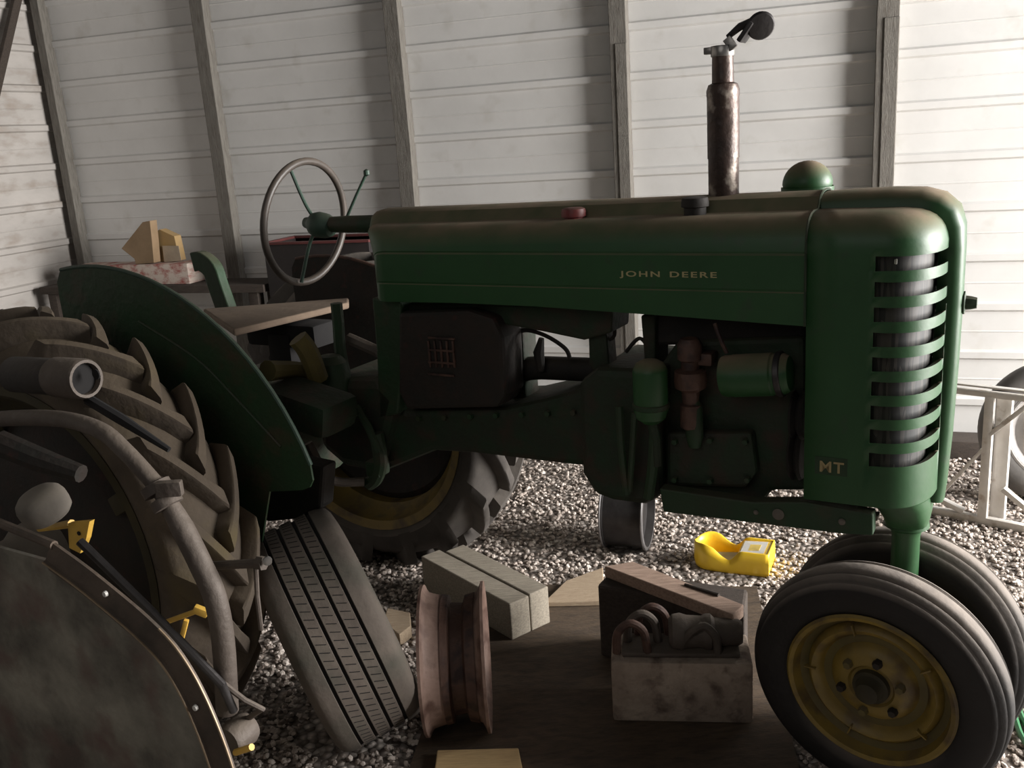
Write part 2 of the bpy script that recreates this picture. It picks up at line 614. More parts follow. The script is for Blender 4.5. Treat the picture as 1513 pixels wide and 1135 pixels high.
# dome of the shell top: follows the hood section, rounded forward
top_sec = [(y, z) for y, z in HS if z > 1.34]
lev = [(1.3435, 1.0)] + [(z + 0, y / .2) for y, z in top_sec[:6]]
rr = []
for z, k in [(1.3435, 1.0), (1.358, .988), (1.372, .967), (1.384, .935), (1.395, .89), (1.403, .83), (1.409, .75), (1.412, .62), (1.412, .4), (1.412, .2), (1.412, .02)]:
    half = []
    for t in NT:
        x, y = nose_half(t)
        d = (1 - k) * .2
        fx = -.183 + (x + .183) * max(0.0, (.263 - d) / .263)
        half.append(Vector((fx, y * k, z)))
    rr.append(half + [Vector((p.x, -p.y, p.z)) for p in reversed(half[:-1])])
bb.loft(rr, closed=False, caps=False)
nose = bb.build('grille_shell', GREEN, tr, angle=32, solid=.004)
# seam bead between hood and shell
bb = MB()
ring = hood_ring(-.186)
bb.tube([Vector((p.x, p.y * 1.006, p.z + .0015 if p.z > 1.34 else p.z)) for p in ring], .0032, 6)
bb.build('seam_bead', GREEND, nose)
text('MT', -.150, -.098, .842, .026, -.2036, LETTERP, nose, tz=.0, space=1.15)
bb = MB()
bb.box((-.124, -.2022, .856), (.070, .001, .042))
bb.build('badge', DECAL, nose)
# screen behind the louvres
bb = MB()
gr = []
for z in (.80, 1.36):
    half = []
    for t in NT[2:]:
        x, y = nose_half(t)
        n2 = Vector((x + .09, y, 0)).normalized()
        half.append(Vector((x, y, z)) - n2 * .026)
    gr.append(half + [Vector((p.x, -p.y, p.z)) for p in reversed(half[:-1])])
bb.loft(gr, closed=False, caps=False)
M = bpy.data.materials.new('grille_screen')
M.use_nodes = True
nt = M.node_tree
tc = nt.nodes.new('ShaderNodeTexCoord')
mp = nt.nodes.new('ShaderNodeMapping')
mp.inputs['Scale'].default_value = (150, 150, 14)
vo = nt.nodes.new('ShaderNodeTexVoronoi')
vo.inputs['Scale'].default_value = 1
rp = nt.nodes.new('ShaderNodeValToRGB')
rp.color_ramp.elements[0].position, rp.color_ramp.elements[1].position = .15, .97
rp.color_ramp.elements[0].color, rp.color_ramp.elements[1].color = (.008, .009, .009, 1), (.055, .05, .045, 1)
sc_ = nt.nodes.new('ShaderNodeSeparateColor')
nt.links.new(tc.outputs['Object'], mp.inputs['Vector'])
nt.links.new(mp.outputs['Vector'], vo.inputs['Vector'])
nt.links.new(vo.outputs['Color'], sc_.inputs[0])
nt.links.new(sc_.outputs[1], rp.inputs['Fac'])
nt.links.new(rp.outputs['Color'], nt.nodes['Principled BSDF'].inputs['Base Color'])
nt.nodes['Principled BSDF'].inputs['Roughness'].default_value = .6
bb.build('grille_screen', M, nose)
# lit spots on the core behind the upper louvres, put in as pale blocks
for i, xx in enumerate((-.020, -.024, -.026, -.026)):
    z = slots[i] - .016
    MB().box((xx + .008, -.166, z), (.011, .012, .012), None, .002).build('core_lit_spot', LABELM, nose)
# centre rib down the front
bb = MB()
rings = []
path = [(-.183, 1.425), (-.12, 1.428), (-.04, 1.430), (.02, 1.428), (.055, 1.418), (.078, 1.398), (.088, 1.365), (.090, 1.32), (.090, 1.2), (.088, 1.05), (.084, .9), (.078, .78), (.074, .735)]
for i, (x, z) in enumerate(path):
    a = Vector((path[max(i - 1, 0)][0], 0, path[max(i - 1, 0)][1]))
    c = Vector((path[min(i + 1, len(path) - 1)][0], 0, path[min(i + 1, len(path) - 1)][1]))
    t = (c - a).normalized()
    n = Vector((-t.z, 0, t.x))
    if n.z < -.2 or (abs(n.z) <= .2 and n.x < 0):
        n = -n
    P = Vector((x, 0, z))
    wd = .075 if i < 5 else .075 - .03 * min(1, (i - 4) / 4)
    rings.append([P + Vector((0, y * wd, 0)) + n * h for y, h in ((-1, -.03), (-.96, .0), (-.86, .012), (-.6, .019), (0, .021), (.6, .019), (.86, .012), (.96, .0), (1, -.03))])
bb.loft(rings)
bb.build('centre_rib', GREEN, tr, angle=50)
# knob on the front of the rib
bb = MB()
c0 = Vector((.108, 0, 1.196))
bb.lathe([(.0, -.01), (.024, -.01), (.026, .006), (.016, .008), (.015, .018), (.012, .03), (0, .031)], c0, (1, 0, 0), 8)
bb.build('front_knob', GREEND, tr)

# ---- exhaust
bb = MB()
sx, sz = -.425, 1.43
bb.lathe([(.034, 0), (.036, .005), (.036, .10), (.0375, .10), (.0375, .24), (.0385, .245), (.0385, .255), (.034, .268), (.0255, .272), (.0245, .335), (.0245, .345), (.022, .345), (.022, .30), (0, .30)], (sx, 0, sz), (0, 0, 1), 32)
stack = bb.build('exhaust_stack', STACK, tr)
bb = MB()
bb.lathe([(.0265, .330), (.0275, .333), (.0275, .352), (.0265, .354)], (sx, 0, sz), (0, 0, 1), 24)
bb.box((sx - .03, -.005, sz + .345), (.025, .014, .016), None, .003)
bb.box((sx + .022, -.012, sz + .356), (.02, .012, .03), Matrix.Rotation(radians(-35), 3, 'Y'), .002)
rc = bb.build('rain_cap', STEEL, stack)
bb = MB()
q0, q1 = tl(1075, 55, 0), tl(1112, 32, 0)
bb.tube([q0 + Vector((0, .0, 0)), q0.lerp(q1, .5) + Vector((0, 0, .006)), q1], [.006, .009, .010], 8)
q2 = tl(1098, 60, 0)
bb.box(q2.lerp(q1, .45), (.012, .05, .05), Matrix.Rotation(radians(38), 3, 'Y'), .004)
qc = tl(1124, 38, 0)
dn = (qc - q0).normalized()
ax = Vector((.42, -.80, -.35)).normalized()
bb.lathe([(0, -.006), (.030, -.006), (.032, 0), (.028, .006), (0, .010)], qc, ax, 28)
bb.build('flap', STEELD, rc)

# ---- caps & pre-cleaner
bb = MB()
bb.lathe([(0, .034), (.022, .034), (.029, .031), (.031, .024), (.031, .012), (.024, .010), (.024, -.02), (0, -.02)], tl(848, 327, -.10), (0, 0, 1), 24)
bb.build('fuel_cap', REDCAP, tr)
bb = MB()
bb.lathe([(0, .036), (.022, .036), (.030, .034), (.032, .024), (.032, .014), (.026, .012), (.026, -.02), (0, -.02)], tl(1027, 314, -.10), (0, 0, 1), 24)
bb.build('filler_cap', BLACK, tr)
bb = MB()
pc = tl(1193, 272, .09)
prof = [(0, .0551)] + [(.058 * sin(a), .058 * cos(a) * .95) for a in [radians(q) for q in range(10, 100, 10)]] + [(.050, -.022), (.030, -.03), (.028, -.08), (0, -.08)]
bb.lathe(prof, pc + Vector((0, 0, .0)), (0, 0, 1), 32)
bb.lathe([(.0575, -.008), (.061, -.006), (.061, -.016), (.0575, -.018)], pc, (0, 0, 1), 32, closed=True)
bb.build('air_cleaner_dome', GREEN, tr, angle=60)

# ---- steering
sc0 = tl(452, 329, 0)
tiltn = Vector((-1, 0, .14)).normalized()
bb = MB()
wr, rr_ = .186, .0115
pts = []
e1 = Vector((0, 1, 0))
e2 = tiltn.cross(e1).normalized()
prof = [(wr + rr_ * cos(q), rr_ * sin(q)) for q in [2 * pi * k / 12 for k in range(12)]]
bb.lathe(prof, sc0, tiltn, 48, closed=True)
sw = bb.build('steering_wheel', WHEELB, tr)
hubp = sc0 - tiltn * .05
for dyz in (tl(430, 262, 0), tl(434, 398, 0), None):
    bb = MB()
    if dyz is None:
        end = sc0 + Vector((0, .17, -.02))
    else:
        d = dyz - sc0
        d = d - tiltn * d.dot(tiltn)
        # spread over the wheel's own plane
        end = sc0 + (e1 * (-.045 if dyz.z > sc0.z else -.05) + Vector((0, 0, 1)) * (.17 if dyz.z > sc0.z else -.168)).normalized() * wr
    bb.tube(smooth_path([hubp, hubp.lerp(end, .35) + tiltn * .012, end]), .0055, 8)
    bb.build('spoke', GRMINT, sw)
bb = MB()
bb.lathe([(0, .055), (.016, .052), (.02, .035), (.024, .03), (.034, .02), (.040, .0), (.038, -.03), (.03, -.05), (.022, -.055), (0, -.055)], hubp, tiltn, 20)
bb.build('hub', GRMINT, sw)
bb = MB()
se = Vector((-1.30, 0, hubp.z - .0))
bb.tube([hubp, hubp.lerp(se, .3), se], [.022, .026, .027], 14)
bb.build('steering_column', GREEND, tr)
bb = MB()
bb.tube([tl(512, 322, .02), tl(527, 287, .02), tl(541, 257, .02)], [.005, .0045, .0045], 8)
bb.lathe([(0, -.011), (.009, -.006), (.009, .006), (0, .011)], tl(541.5, 255, .02), (0, 0, 1), 10)
bb.build('throttle_lever', GRMINT, tr)

# ---- body under the hood
def pxprism(pts, y0, y1, name, material, parent=tr, bevel=.006, **k):
    P = [tl(a, c, y0) for a, c in pts]
    return MB().prism(P, (0, 0, 0), (0, y1 - y0, 0)).build(name, material, parent, smooth=False, bevel=bevel, **k)


pxprism([(549, 440), (592, 446), (594, 545), (588, 612), (560, 620), (556, 520)], -.16, .0, 'dash_support', GREEND)
bbx = pxprism([(588, 462), (690, 458), (728, 470), (742, 500), (746, 585), (735, 603), (600, 606), (588, 580)], -.165, -.05, 'battery_box', BROWNB, bevel=.012)
bb = MB()
for k in range(5):
    p = tl(633 + 9 * k, 505, -.168)
    bb.box(p + Vector((0, 0, -.035)), (.006, .006, .075), None, .001)
for k in range(4):
    bb.box(tl(652, 500 + 18 * k, -.169), (.085, .006, .006), None, .001)
bb.build('box_grille', RUST, bbx)
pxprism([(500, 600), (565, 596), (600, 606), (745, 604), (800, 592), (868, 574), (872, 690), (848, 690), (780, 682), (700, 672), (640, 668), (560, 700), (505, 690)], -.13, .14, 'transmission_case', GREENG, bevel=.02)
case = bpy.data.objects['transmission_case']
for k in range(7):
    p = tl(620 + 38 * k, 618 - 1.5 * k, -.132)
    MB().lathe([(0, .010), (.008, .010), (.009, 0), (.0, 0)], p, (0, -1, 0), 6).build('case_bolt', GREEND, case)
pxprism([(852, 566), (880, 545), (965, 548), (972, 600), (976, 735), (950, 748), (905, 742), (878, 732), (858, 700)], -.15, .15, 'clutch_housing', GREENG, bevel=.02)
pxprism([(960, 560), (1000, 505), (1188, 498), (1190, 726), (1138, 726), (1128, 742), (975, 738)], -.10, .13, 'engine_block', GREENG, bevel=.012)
pxprism([(985, 640), (1110, 640), (1118, 700), (1100, 722), (985, 718)], -.135, -.09, 'crankcase_cover', GREENG, bevel=.01)
cover = bpy.data.objects['crankcase_cover']
for a, c in ((998, 652), (1050, 650), (1102, 652), (1105, 708), (1050, 710), (998, 708)):
    MB().lathe([(0, .012), (.007, .012), (.008, 0), (.0, 0)], tl(a, c, -.137), (0, -1, 0), 6).build('cover_bolt', GREEND, cover)
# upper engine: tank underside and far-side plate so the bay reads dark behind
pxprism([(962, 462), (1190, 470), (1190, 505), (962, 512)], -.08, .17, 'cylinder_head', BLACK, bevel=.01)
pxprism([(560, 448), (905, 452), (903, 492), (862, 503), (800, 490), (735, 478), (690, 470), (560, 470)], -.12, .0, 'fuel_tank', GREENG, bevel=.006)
# generator / starter
g0, g1 = tl(1066, 556, -.17), tl(1168, 552, -.17)
bb = MB()
Lg = (g1 - g0).length
bb.lathe([(0, 0), (.036, 0), (.046, .004), (.049, .012), (.049, .03), (.050, .03), (.050, Lg - .04), (.047, Lg - .036), (.047, Lg - .012), (.04, Lg), (0, Lg)], g0, g1 - g0, 28)
gen = bb.build('generator', GRMINT if False else GREEN, tr)
bb = MB()
bb.lathe([(.0505, 0), (.0525, .002), (.0525, .012), (.0505, .014)], g0.lerp(g1, .82), g1 - g0, 28)
bb.build('band', STEELD, gen)
bb = MB()
bb.tube(smooth_path([tl(1056, 478, -.17), tl(1064, 500, -.17), tl(1074, 522, -.17)]), .005, 8)
bb.build('generator_cable', RUST, tr)
# fan pulley beside the shell
bb = MB()
bb.lathe([(0, 0), (.055, 0), (.06, .006), (.045, .014), (.06, .024), (.055, .03), (0, .03)], tl(1172, 612, -.10), (1, 0, 0), 28)
bb.lathe([(0, 0), (.06, 0), (.066, .006), (.05, .014), (.066, .024), (.06, .03), (0, .03)], tl(1170, 668, -.09), (1, 0, 0), 28)
bb.build('fan_pulley', BLACK, tr)
# oil filter
of = tl(961, 575, -.20)
bb = MB()
bb.lathe([(0, .075), (.02, .072), (.034, .064), (.041, .05), (.042, .045), (.042, -.055), (.038, -.062), (.036, -.072), (.02, -.085), (0, -.086)], of, (0, 0, 1), 28)
fo = bb.build('oil_filter', GREEN, tr)
bb = MB()
bb.lathe([(.0425, -.048), (.045, -.046), (.045, -.036), (.0425, -.034)], of, (0, 0, 1), 28)
bb.build('clamp_band', GREEND, fo)
bb = MB()
bb.box(of + Vector((-.01, .07, 0)), (.05, .10, .08), None, .008)
bb.tube([of + Vector((.0, .0, -.07)), of + Vector((.006, .01, -.13)), of + Vector((.004, .02, -.2))], .013, 10)
bb.build('filter_bracket', GREENG, fo)
# carburettor column
bb = MB()
cb = tl(1020, 560, -.15)
bb.lathe([(0, .105), (.022, .10), (.03, .085), (.03, .05), (.022, .045), (.022, .025), (.038, .02), (.040, .0), (.038, -.02), (.022, -.03), (.02, -.06), (.026, -.064), (.026, -.12), (.012, -.13), (0, -.13)], cb, (0, 0, 1), 20)
bb.box(cb + Vector((.03, .02, .05)), (.05, .05, .03), None, .006)
bb.build('carburettor', RUST, tr)
bb = MB()
bb.lathe([(0, .05), (.012, .05), (.02, .03), (.022, -.04), (.015, -.07), (0, -.07)], tl(1026, 620, -.15), (0, 0, 1), 16)
bb.build('sediment_bowl', GREEND, tr)
# green post and pipes between box and engine
pxprism([(868, 468), (893, 466), (900, 548), (884, 560), (870, 540)], -.10, -.04, 'tank_bracket', GREENG)
bb = MB()
bb.tube(smooth_path([tl(738, 562, 0), tl(780, 545, 0), tl(840, 545, 0), tl(905, 548, 0)]), [.034] * 19, 12)
bb.build('torque_tube', BLACK, tr)
bb = MB()
bb.tube(smooth_path([tl(728, 478, -.05), tl(752, 494, -.05), tl(778, 488, -.05), tl(808, 497, -.05), tl(835, 515, -.05), tl(842, 530, -.05)]), .006, 8)
bb.tube(smooth_path([tl(905, 468, -.08), tl(908, 495, -.08), tl(893, 505, -.08), tl(875, 512, -.08)]), .005, 8)
bb.tube(smooth_path([tl(925, 520, -.08), tl(945, 500, -.08), tl(960, 520, -.08), tl(966, 545, -.08)]), .005, 8)
bb.tube([tl(800, 500, -.05), tl(796, 520, -.05), tl(799, 548, -.05)], [.008, .016, .012], 8)
bb.build('fuel_line', BLACK, tr)
pxprism([(752, 490), (772, 486), (778, 600), (758, 590)], -.02, .06, 'shift_rail', GREENG)
pxprism([(946, 466), (968, 466), (968, 552), (952, 540)], -.10, .0, 'manifold', GREENG)
bb = MB()
bb.tube(smooth_path([tl(915, 600, -.19), tl(918, 660, -.19), tl(926, 730, -.18)]), .010, 8)
bb.tube(smooth_path([tl(938, 610, -.19), tl(934, 670, -.19), tl(930, 725, -.18)]), .008, 8)
bb.tube(smooth_path([tl(967, 640, -.19), tl(964, 690, -.18), tl(958, 735, -.17)]), .014, 8)
bb.build('oil_pipe', GREEND, tr)
# frame rails
for yy in (-.17,):
    P = [tl(974, 722, -.17), tl(1110, 742, -.17), tl(1190, 742, -.17), tl(1290, 760, -.17), tl(1290, 792, -.17), tl(1240, 789, -.17), tl(980, 757, -.17)]
    rl = MB().prism([Vector((p.x, yy, p.z)) for p in P], (0, 0, 0), (0, .04, 0)).build('frame_rail', GREENG if yy > 0 else GREEND, tr, smooth=False, bevel=.004)
    if yy < 0:
        for a, c, r_ in ((1150, 760, .014), (1117, 757, .006), (1244, 771, .008)):  # pale discs stand in for lit gravel seen through the rail
            bb = MB()
            bb.lathe([(0, .005), (r_ * .6, .005), (r_, .002), (r_, 0), (0, 0)], tl(a, c, -.1705), (0, -1, 0), 16)
            bb.build('rail_lit_disc', GREYM, rl)
# pedestal & front column
bb = MB()
rings = []
for z, hx0, hx1, hy in ((.80, -.12, .068, .165), (.77, -.115, .066, .155), (.735, -.05, .072, .13), (.70, -.035, .070, .10), (.675, -.03, .066, .075), (.665, -.02, .05, .06)):
    ring = []
    for k in range(16):
        q = 2 * pi * k / 16
        cx, hx = (hx0 + hx1) / 2, (hx1 - hx0) / 2
        c_, s_ = cos(q), sin(q)
        ring.append(Vector((cx + hx * math.copysign(abs(c_) ** .55, c_), hy * math.copysign(abs(s_) ** .55, s_), z)))
    rings.append(ring)
bb.loft(rings)
bb.build('front_pedestal', GREEN, tr, angle=40)
bb = MB()
bb.lathe([(0, .67), (.050, .67), (.052, .655), (.036, .645), (.032, .63), (.032, .34), (.045, .32), (.045, .27), (.0, .27)], (.015, 0, 0), (0, 0, 1), 24)
bb.build('steering_spindle', GREEN, tr)
bb = MB()
bb.box(tl(1270, 757, -.12), (.085, .03, .012), Matrix.Rotation(.1, 3, 'Y'), .002)
bb.build('rail_bracket', GREYM, tr)

# ---- wheels
def revolve_tyre(bb, prof, n=72):
    bb.lathe(prof, (0, 0, 0), (0, 1, 0), n, closed=True, ref=(1, 0, 0))


def front_wheel(P, nrm):
    # nrm: tractor-space outward axis (wheel local -Y)
    y = -Vector(nrm).normalized()
    x = Vector((y.y, -y.x, 0)).normalized()
    z = x.cross(y).normalized()
    Mx = Matrix((x, y, z)).transposed().to_4x4()
    Mx.translation = P
    R, rim = .300, .190
    bb = MB()
    # dished disc, outer side at y = -.05 flange
    bb.lathe([(rim + .006, -.046), (rim + .010, -.054), (rim + .004, -.060), (rim - .006, -.056), (rim - .012, -.030), (rim - .018, -.016), (rim - .030, -.012), (rim - .036, -.028),
              (rim - .044, -.034), (rim - .054, -.030), (.128, -.018), (.120, -.006), (.106, -.004), (.098, -.018), (.086, -.032), (.070, -.036), (.055, -.036), (.050, -.030),
              (0, -.030)], (0, 0, 0), (0, 1, 0), 64, ref=(1, 0, 0))
    bb.lathe([(rim - .008, -.03), (rim - .012, .0), (rim - .008, .045), (rim + .008, .052)], (0, 0, 0), (0, 1, 0), 48, ref=(1, 0, 0))
    w = bb.build('front_wheel', YELRIM, tr, angle=40)
    w.matrix_local = Mx
    for ra, rb_, ya, yb in ((rim - .0125, rim - .030, -.0275, -.0130), (.123, .103, -.0095, -.0075)):  # darker rings paint shade into the disc's grooves
        MB().lathe([(ra, ya), (ra - .006, (ya + yb) / 2 - .002), (rb_, yb - .001), (rb_, yb + .003), (ra - .006, (ya + yb) / 2 + .002), (ra, ya + .003)], (0, 0, 0), (0, 1, 0), 64, closed=True, ref=(1, 0, 0)).build('groove_shade_ring', YELD, w)
    bb = MB()
    prof = [(rim + .002, -.046), (rim + .014, -.052), (rim + .03, -.059), (rim + .055, -.064), (.263, -.062), (.274, -.060), (.279, -.054), (.276, -.049),
            (.281, -.045), (.291, -.041), (.294, -.034), (.289, -.028), (.288, -.024), (.296, -.020), (.300, -.012), (.300, .012), (.296, .020), (.288, .024), (.289, .028), (.294, .034),
            (.291, .041), (.281, .045), (.276, .049), (.279, .054), (.274, .060), (.263, .062), (rim + .055, .064), (rim + .03, .059), (rim + .002, .046)]
    revolve_tyre(bb, prof, 96)
    bb.build('tire', RUBBER, w, angle=50)
    bb = MB()
    bb.lathe([(0, -.075), (.018, -.075), (.026, -.070), (.030, -.050), (.034, -.045), (.042, -.043), (.044, -.028), (0, -.028)], (0, 0, 0), (0, 1, 0), 24, ref=(1, 0, 0))
    bb.build('hub', YELDK, w)
    for k in range(6):
        q = 2 * pi * k / 6 + .3
        bb = MB()
        bb.lathe([(0, -.018), (.009, -.018), (.0115, -.012), (.0115, .004), (0, .004)], (.072 * cos(q), -.034, .072 * sin(q)), (0, 1, 0), 6)
        bb.build('wheel_bolt', BROWNB if k % 2 else YELD, w)
    for k in range(5):
        q = 2 * pi * k / 5 + .6
        bb = MB()
        bb.box((.148 * cos(q), -.034, .148 * sin(q)), (.004, .012, .028), Matrix.Rotation(-q + pi / 2, 3, 'Y'), .002)
        bb.build('rim_lug', YELRIM, w)
    return w


az, ti = radians(39), radians(-4)
nw = Vector((-sin(az) * cos(ti), -cos(az) * cos(ti), sin(ti)))
nT = Vector((nw.dot(FW), nw.dot(LF), nw.z))
cw = Vector((.797, 1.972, .290))
PN = tinv(cw) - nT * .045
PN.z = .298
front_wheel(PN, nT)
az2, ti2 = radians(39 + 180), radians(-4)
nw2 = Vector((-sin(az2) * cos(ti2), -cos(az2) * cos(ti2), sin(ti2)))
nT2 = Vector((nw2.dot(FW), nw2.dot(LF), nw2.z))
PF = PN - Vector((nT.x, nT.y, 0)).normalized() * .205
PF.z = .298
front_wheel(PF, nT2)
bb = MB()
mid = (PN + PF) / 2
bb.tube([PN + nT * .02, mid + Vector((0, 0, .0)), PF + nT2 * .02], [.022, .04, .022], 14)
bb.build('front_axle', GREENG, tr)


def rear_wheel(P, outer, R, dusty):
    # axis along local Y, outer = -1 (near) / +1 (far)
    w_ = .112 if dusty else .13
    bb = MB()
    rim = R * .66
    rub = RUBDUST if dusty else RUBFAR
    o = outer
    e = w_ * .93
    bb.lathe([(rim + .03, o * (e - .012)), (rim + .034, o * e), (rim + .014, o * (e + .006)), (rim, o * (e - .01)), (rim - .01, o * .07), (rim - .045, o * .03), (rim - .045, -o * .03), (rim - .01, -o * .07), (rim, -o * (e - .01)), (rim + .034, -o * e)],
             (0, 0, 0), (0, 1, 0), 64, ref=(1, 0, 0))
    w_disc = MB()
    w_disc.lathe([(rim - .04, o * .02), (rim - .07, o * .01), (rim - .12, o * .05), (rim - .2, o * .07), (.09, o * .07), (0, o * .07)], (0, 0, 0), (0, 1, 0), 48, ref=(1, 0, 0))
    w = bb.build('rear_wheel', YELDK if dusty else YELRIM, tr, angle=40)  # near wheel gets the yellow with shade painted in
    w.location = P
    w_disc.build('wheel_disc', BROWNB, w, angle=40)
    bb = MB()
    Rc = R - .045
    prof = []
    for k in range(25):
        q = -1 + 2 * k / 24
        yy = q * w_
        h = Rc - .055 * abs(q) ** 2.2
        prof.append((h, yy))
    prof += [(Rc - .075, w_ * 1.04), (Rc - .11, w_ * 1.03), (rim + .05, w_ * .95), (rim + .012, w_ * .85), (rim + .012, -w_ * .85), (rim + .05, -w_ * .95), (Rc - .11, -w_ * 1.03), (Rc - .075, -w_ * 1.04)]
    revolve_tyre(bb, prof, 96)
    nl = 20 if dusty else 16
    for side in (-1, 1):
        for k in range(nl):
            th0 = 2 * pi * (k + (.5 if side > 0 else 0)) / nl
            rings = []
            for j in range(10):
                s = j / 9
                yy = side * (-.012 + (w_ * 1.04 + .012) * s)
                lag = .36 * s ** 1.15
                th = th0 - lag                     # centre leads at the front
                q = abs(yy) / w_
                base = Rc - .055 * min(q, 1.0) ** 2.2 - .006
                if s > .88:
                    base -= (s - .88) * .45
                top = R - .034 * q ** 2
                if s > .9:
                    top = R - .034 - (s - .9) * .55
                hw = (.027 if dusty else .032) / R * (1.15 if s < .15 else 1.0)
                ring = []
                for (dt, hh) in ((-1.25, 0), (-.85, .92), (-.6, 1), (.6, 1), (.85, .92), (1.25, 0)):
                    a_ = th + dt * hw
                    rad = base + (top - base) * hh
                    ring.append(Vector((rad * sin(a_), yy, rad * cos(a_))))
                rings.append(ring)
            bb.loft(rings)
    t = bb.build('tire', rub, w, angle=40)
    bb = MB()
    if o < 0:
        bb.lathe([(0, -.27), (.03, -.268), (.052, -.255), (.062, -.235), (.066, -.20), (.07, -.16), (.09, -.13), (.095, -.06), (0, -.06)], (0, 0, 0), (0, 1, 0), 28, ref=(1, 0, 0))
        h = bb.build('hub', GREYM, w)
    else:
        bb.lathe([(0, .06), (.10, .06), (.1, -.1), (.07, -.16), (0, -.16)], (0, 0, 0), (0, 1, 0), 28, ref=(1, 0, 0))
        h = bb.build('hub', GREENG, w)
    for k in range(4):
        q = 2 * pi * k / 4 + .5
        bb = MB()
        bb.box(((rim - .05) * cos(q), o * .05, (rim - .05) * sin(q)), (.10, .03, .05), Matrix.Rotation(-q, 3, 'Y'), .006)
        bb.build('rim_clamp', YELDK, w)
    return w


nearw = rear_wheel(Vector((-2.0, -.80, .632)), -1, .640, True)
farw = rear_wheel(Vector((-1.98, .56, .600)), 1, .625, False)
bb = MB()
bb.tube([(-2.0, -.70, .62), (-2.0, -.35, .63), (-2.0, -.12, .65), (-2.0, .12, .65), (-2.0, .3, .63), (-2.0, .54, .61)], [.07, .08, .15, .15, .08, .07], 20)
bb.build('rear_axle', GREENG, tr)
pxprism([(520, 560), (560, 560), (590, 590), (560, 700), (505, 690), (470, 660), (470, 560)], -.16, .15, 'differential_case', GREENG, bevel=.03)
bb = MB()
bb.box((-1.98, 0, .72), (.36, .30, .36), None, .05)
bb.build('rear_housing', GREENG, tr)

# ---- fenders
def fender(yy, out, cz=.60):
    c = Vector((-2.0, yy, cz))
    arc = [radians(a) for a in range(-10, 71, 4)]
    poly = [c + Vector((.745 * sin(a), 0, .745 * cos(a))) for a in arc]
    poly += [c + Vector((.703, 0, .215)), c + Vector((.690, 0, .195)), c + Vector((.667, 0, .185)), c + Vector((.64, 0, .18)), c + Vector((.55, 0, .165)), *([c + Vector((.42, 0, -.20)), c + Vector((.0, 0, -.2))] if out < 0 else [c + Vector((.3, 0, .12))]), c + Vector((-.15, 0, .3)), c + Vector((-.155, 0, .66)), c + Vector((-.152, 0, .70))]
    bb = MB()
    bb.prism(poly, (0, -.003, 0), (0, .003, 0))
    f_ = bb.build('fender', GREEND if out < 0 else BROWNB, tr, smooth=False)
    bb = MB()
    bb.tube([c + Vector((.745 * sin(a), 0, .745 * cos(a))) for a in arc], .006, 8)
    bb.build('rolled_edge', GRMINT if out < 0 else RUST, f_)
    if out > 0:
        return f_
    bb = MB()
    bb.tube(smooth_path([tl(205, 475, yy - .004), tl(290, 530, yy - .004), tl(350, 590, yy - .004), tl(415, 660, yy - .004)]), .004, 6)
    bb.build('pressed_rib', GREEND, f_)
    return f_


fender(-.59, -1)
fender(.36, 1, .495)
pxprism([(330, 650), (440, 682), (478, 690), (474, 752), (440, 768), (395, 772), (350, 745)], -.42, -.36, 'axle_bracket', BLACK, bevel=.01)
# far fender sits lower and is mostly hidden behind the hood
# ---- seat
z0 = 1.10
c4 = [onz(300, 456, z0), onz(515, 440, z0), onz(515, 447, z0), onz(345, 487, z0)]
c4 = [tinv(p) for p in c4]
bb = MB()
bb.prism([Vector((p.x, p.y, z0)) for p in c4], (0, 0, 0), (0, 0, -.022))
bb.build('seat', SEATM, tr, smooth=False, bevel=.006)
bb = MB()
sc1 = (c4[0] + c4[1] + c4[2] + c4[3]) / 4
bb.box((sc1.x + .05, .05, 1.03), (.30, .12, .08), None, .02)
bb.box((sc1.x + .05, .03, .94), (.10, .10, .20), None, .02)
bb.build('seat_frame', GROOVE, tr)
# green bent bracket behind the seat with a cross bar
a0, a1, a2, a3 = tl(258, 388, .12), tl(300, 386, .12), tl(314, 398, .12), tl(333, 452, .12)
bb = MB()
rings = []
pp = smooth_path([a0.lerp(a1, .75), a1, a2, a2.lerp(a3, .4), a3, a3 + (a3 - a2) * .35], 5)
for i, p in enumerate(pp):
    t = (pp[min(i + 1, len(pp) - 1)] - pp[max(i - 1, 0)]).normalized()
    n = Vector((0, 1, 0)).cross(t).normalized()
    rings.append([p + n * .034 + Vector((0, -.02, 0)), p - n * .034 + Vector((0, -.02, 0)), p - n * .034 + Vector((0, .02, 0)), p + n * .034 + Vector((0, .02, 0))])
bb.loft(rings)
bb.build('seat_back_bracket', GREEND, tr, bevel=.004)

# ---- rear levers and linkages
bb = MB()
bb.tube(smooth_path([tl(497, 448, -.12), tl(500, 480, -.12), tl(503, 520, -.12), tl(512, 560, -.12)]), [.018] * 19, 10)
bb.build('gear_lever', GREEND, tr)
bb = MB()
bb.lathe([(0, .06), (.03, .055), (.05, .035), (.056, 0), (.056, -.05), (.04, -.07), (0, -.07)], tl(490, 552, -.16), (0, 0, 1), 20)
bb.build('brake_drum', GREEND, tr)
bb = MB()
bb.box(tl(508, 622, -.20), (.15, .05, .012), Matrix.Rotation(radians(-28), 3, 'Y'), .003)
bb.tube([tl(526, 600, -.2), tl(545, 632, -.2), tl(560, 668, -.2)], .012, 8)
bb.build('brake_pedal', GREEND, tr)
bb = MB()
bb.tube(smooth_path([tl(556, 640, -.18), tl(562, 680, -.18), tl(556, 705, -.18), tl(545, 715, -.18)]), [.022] * 19, 10)
bb.box(tl(558, 690, -.17), (.05, .06, .05), None, .01)
bb.build('drop_arm', GREEND, tr)
bb = MB()
bb.tube(smooth_path([tl(455, 655, -.3), tl(480, 700, -.28), tl(500, 712, -.25), tl(538, 712, -.2)]), .014, 10)
bb.build('lift_link', IRON, tr)
bb = MB()
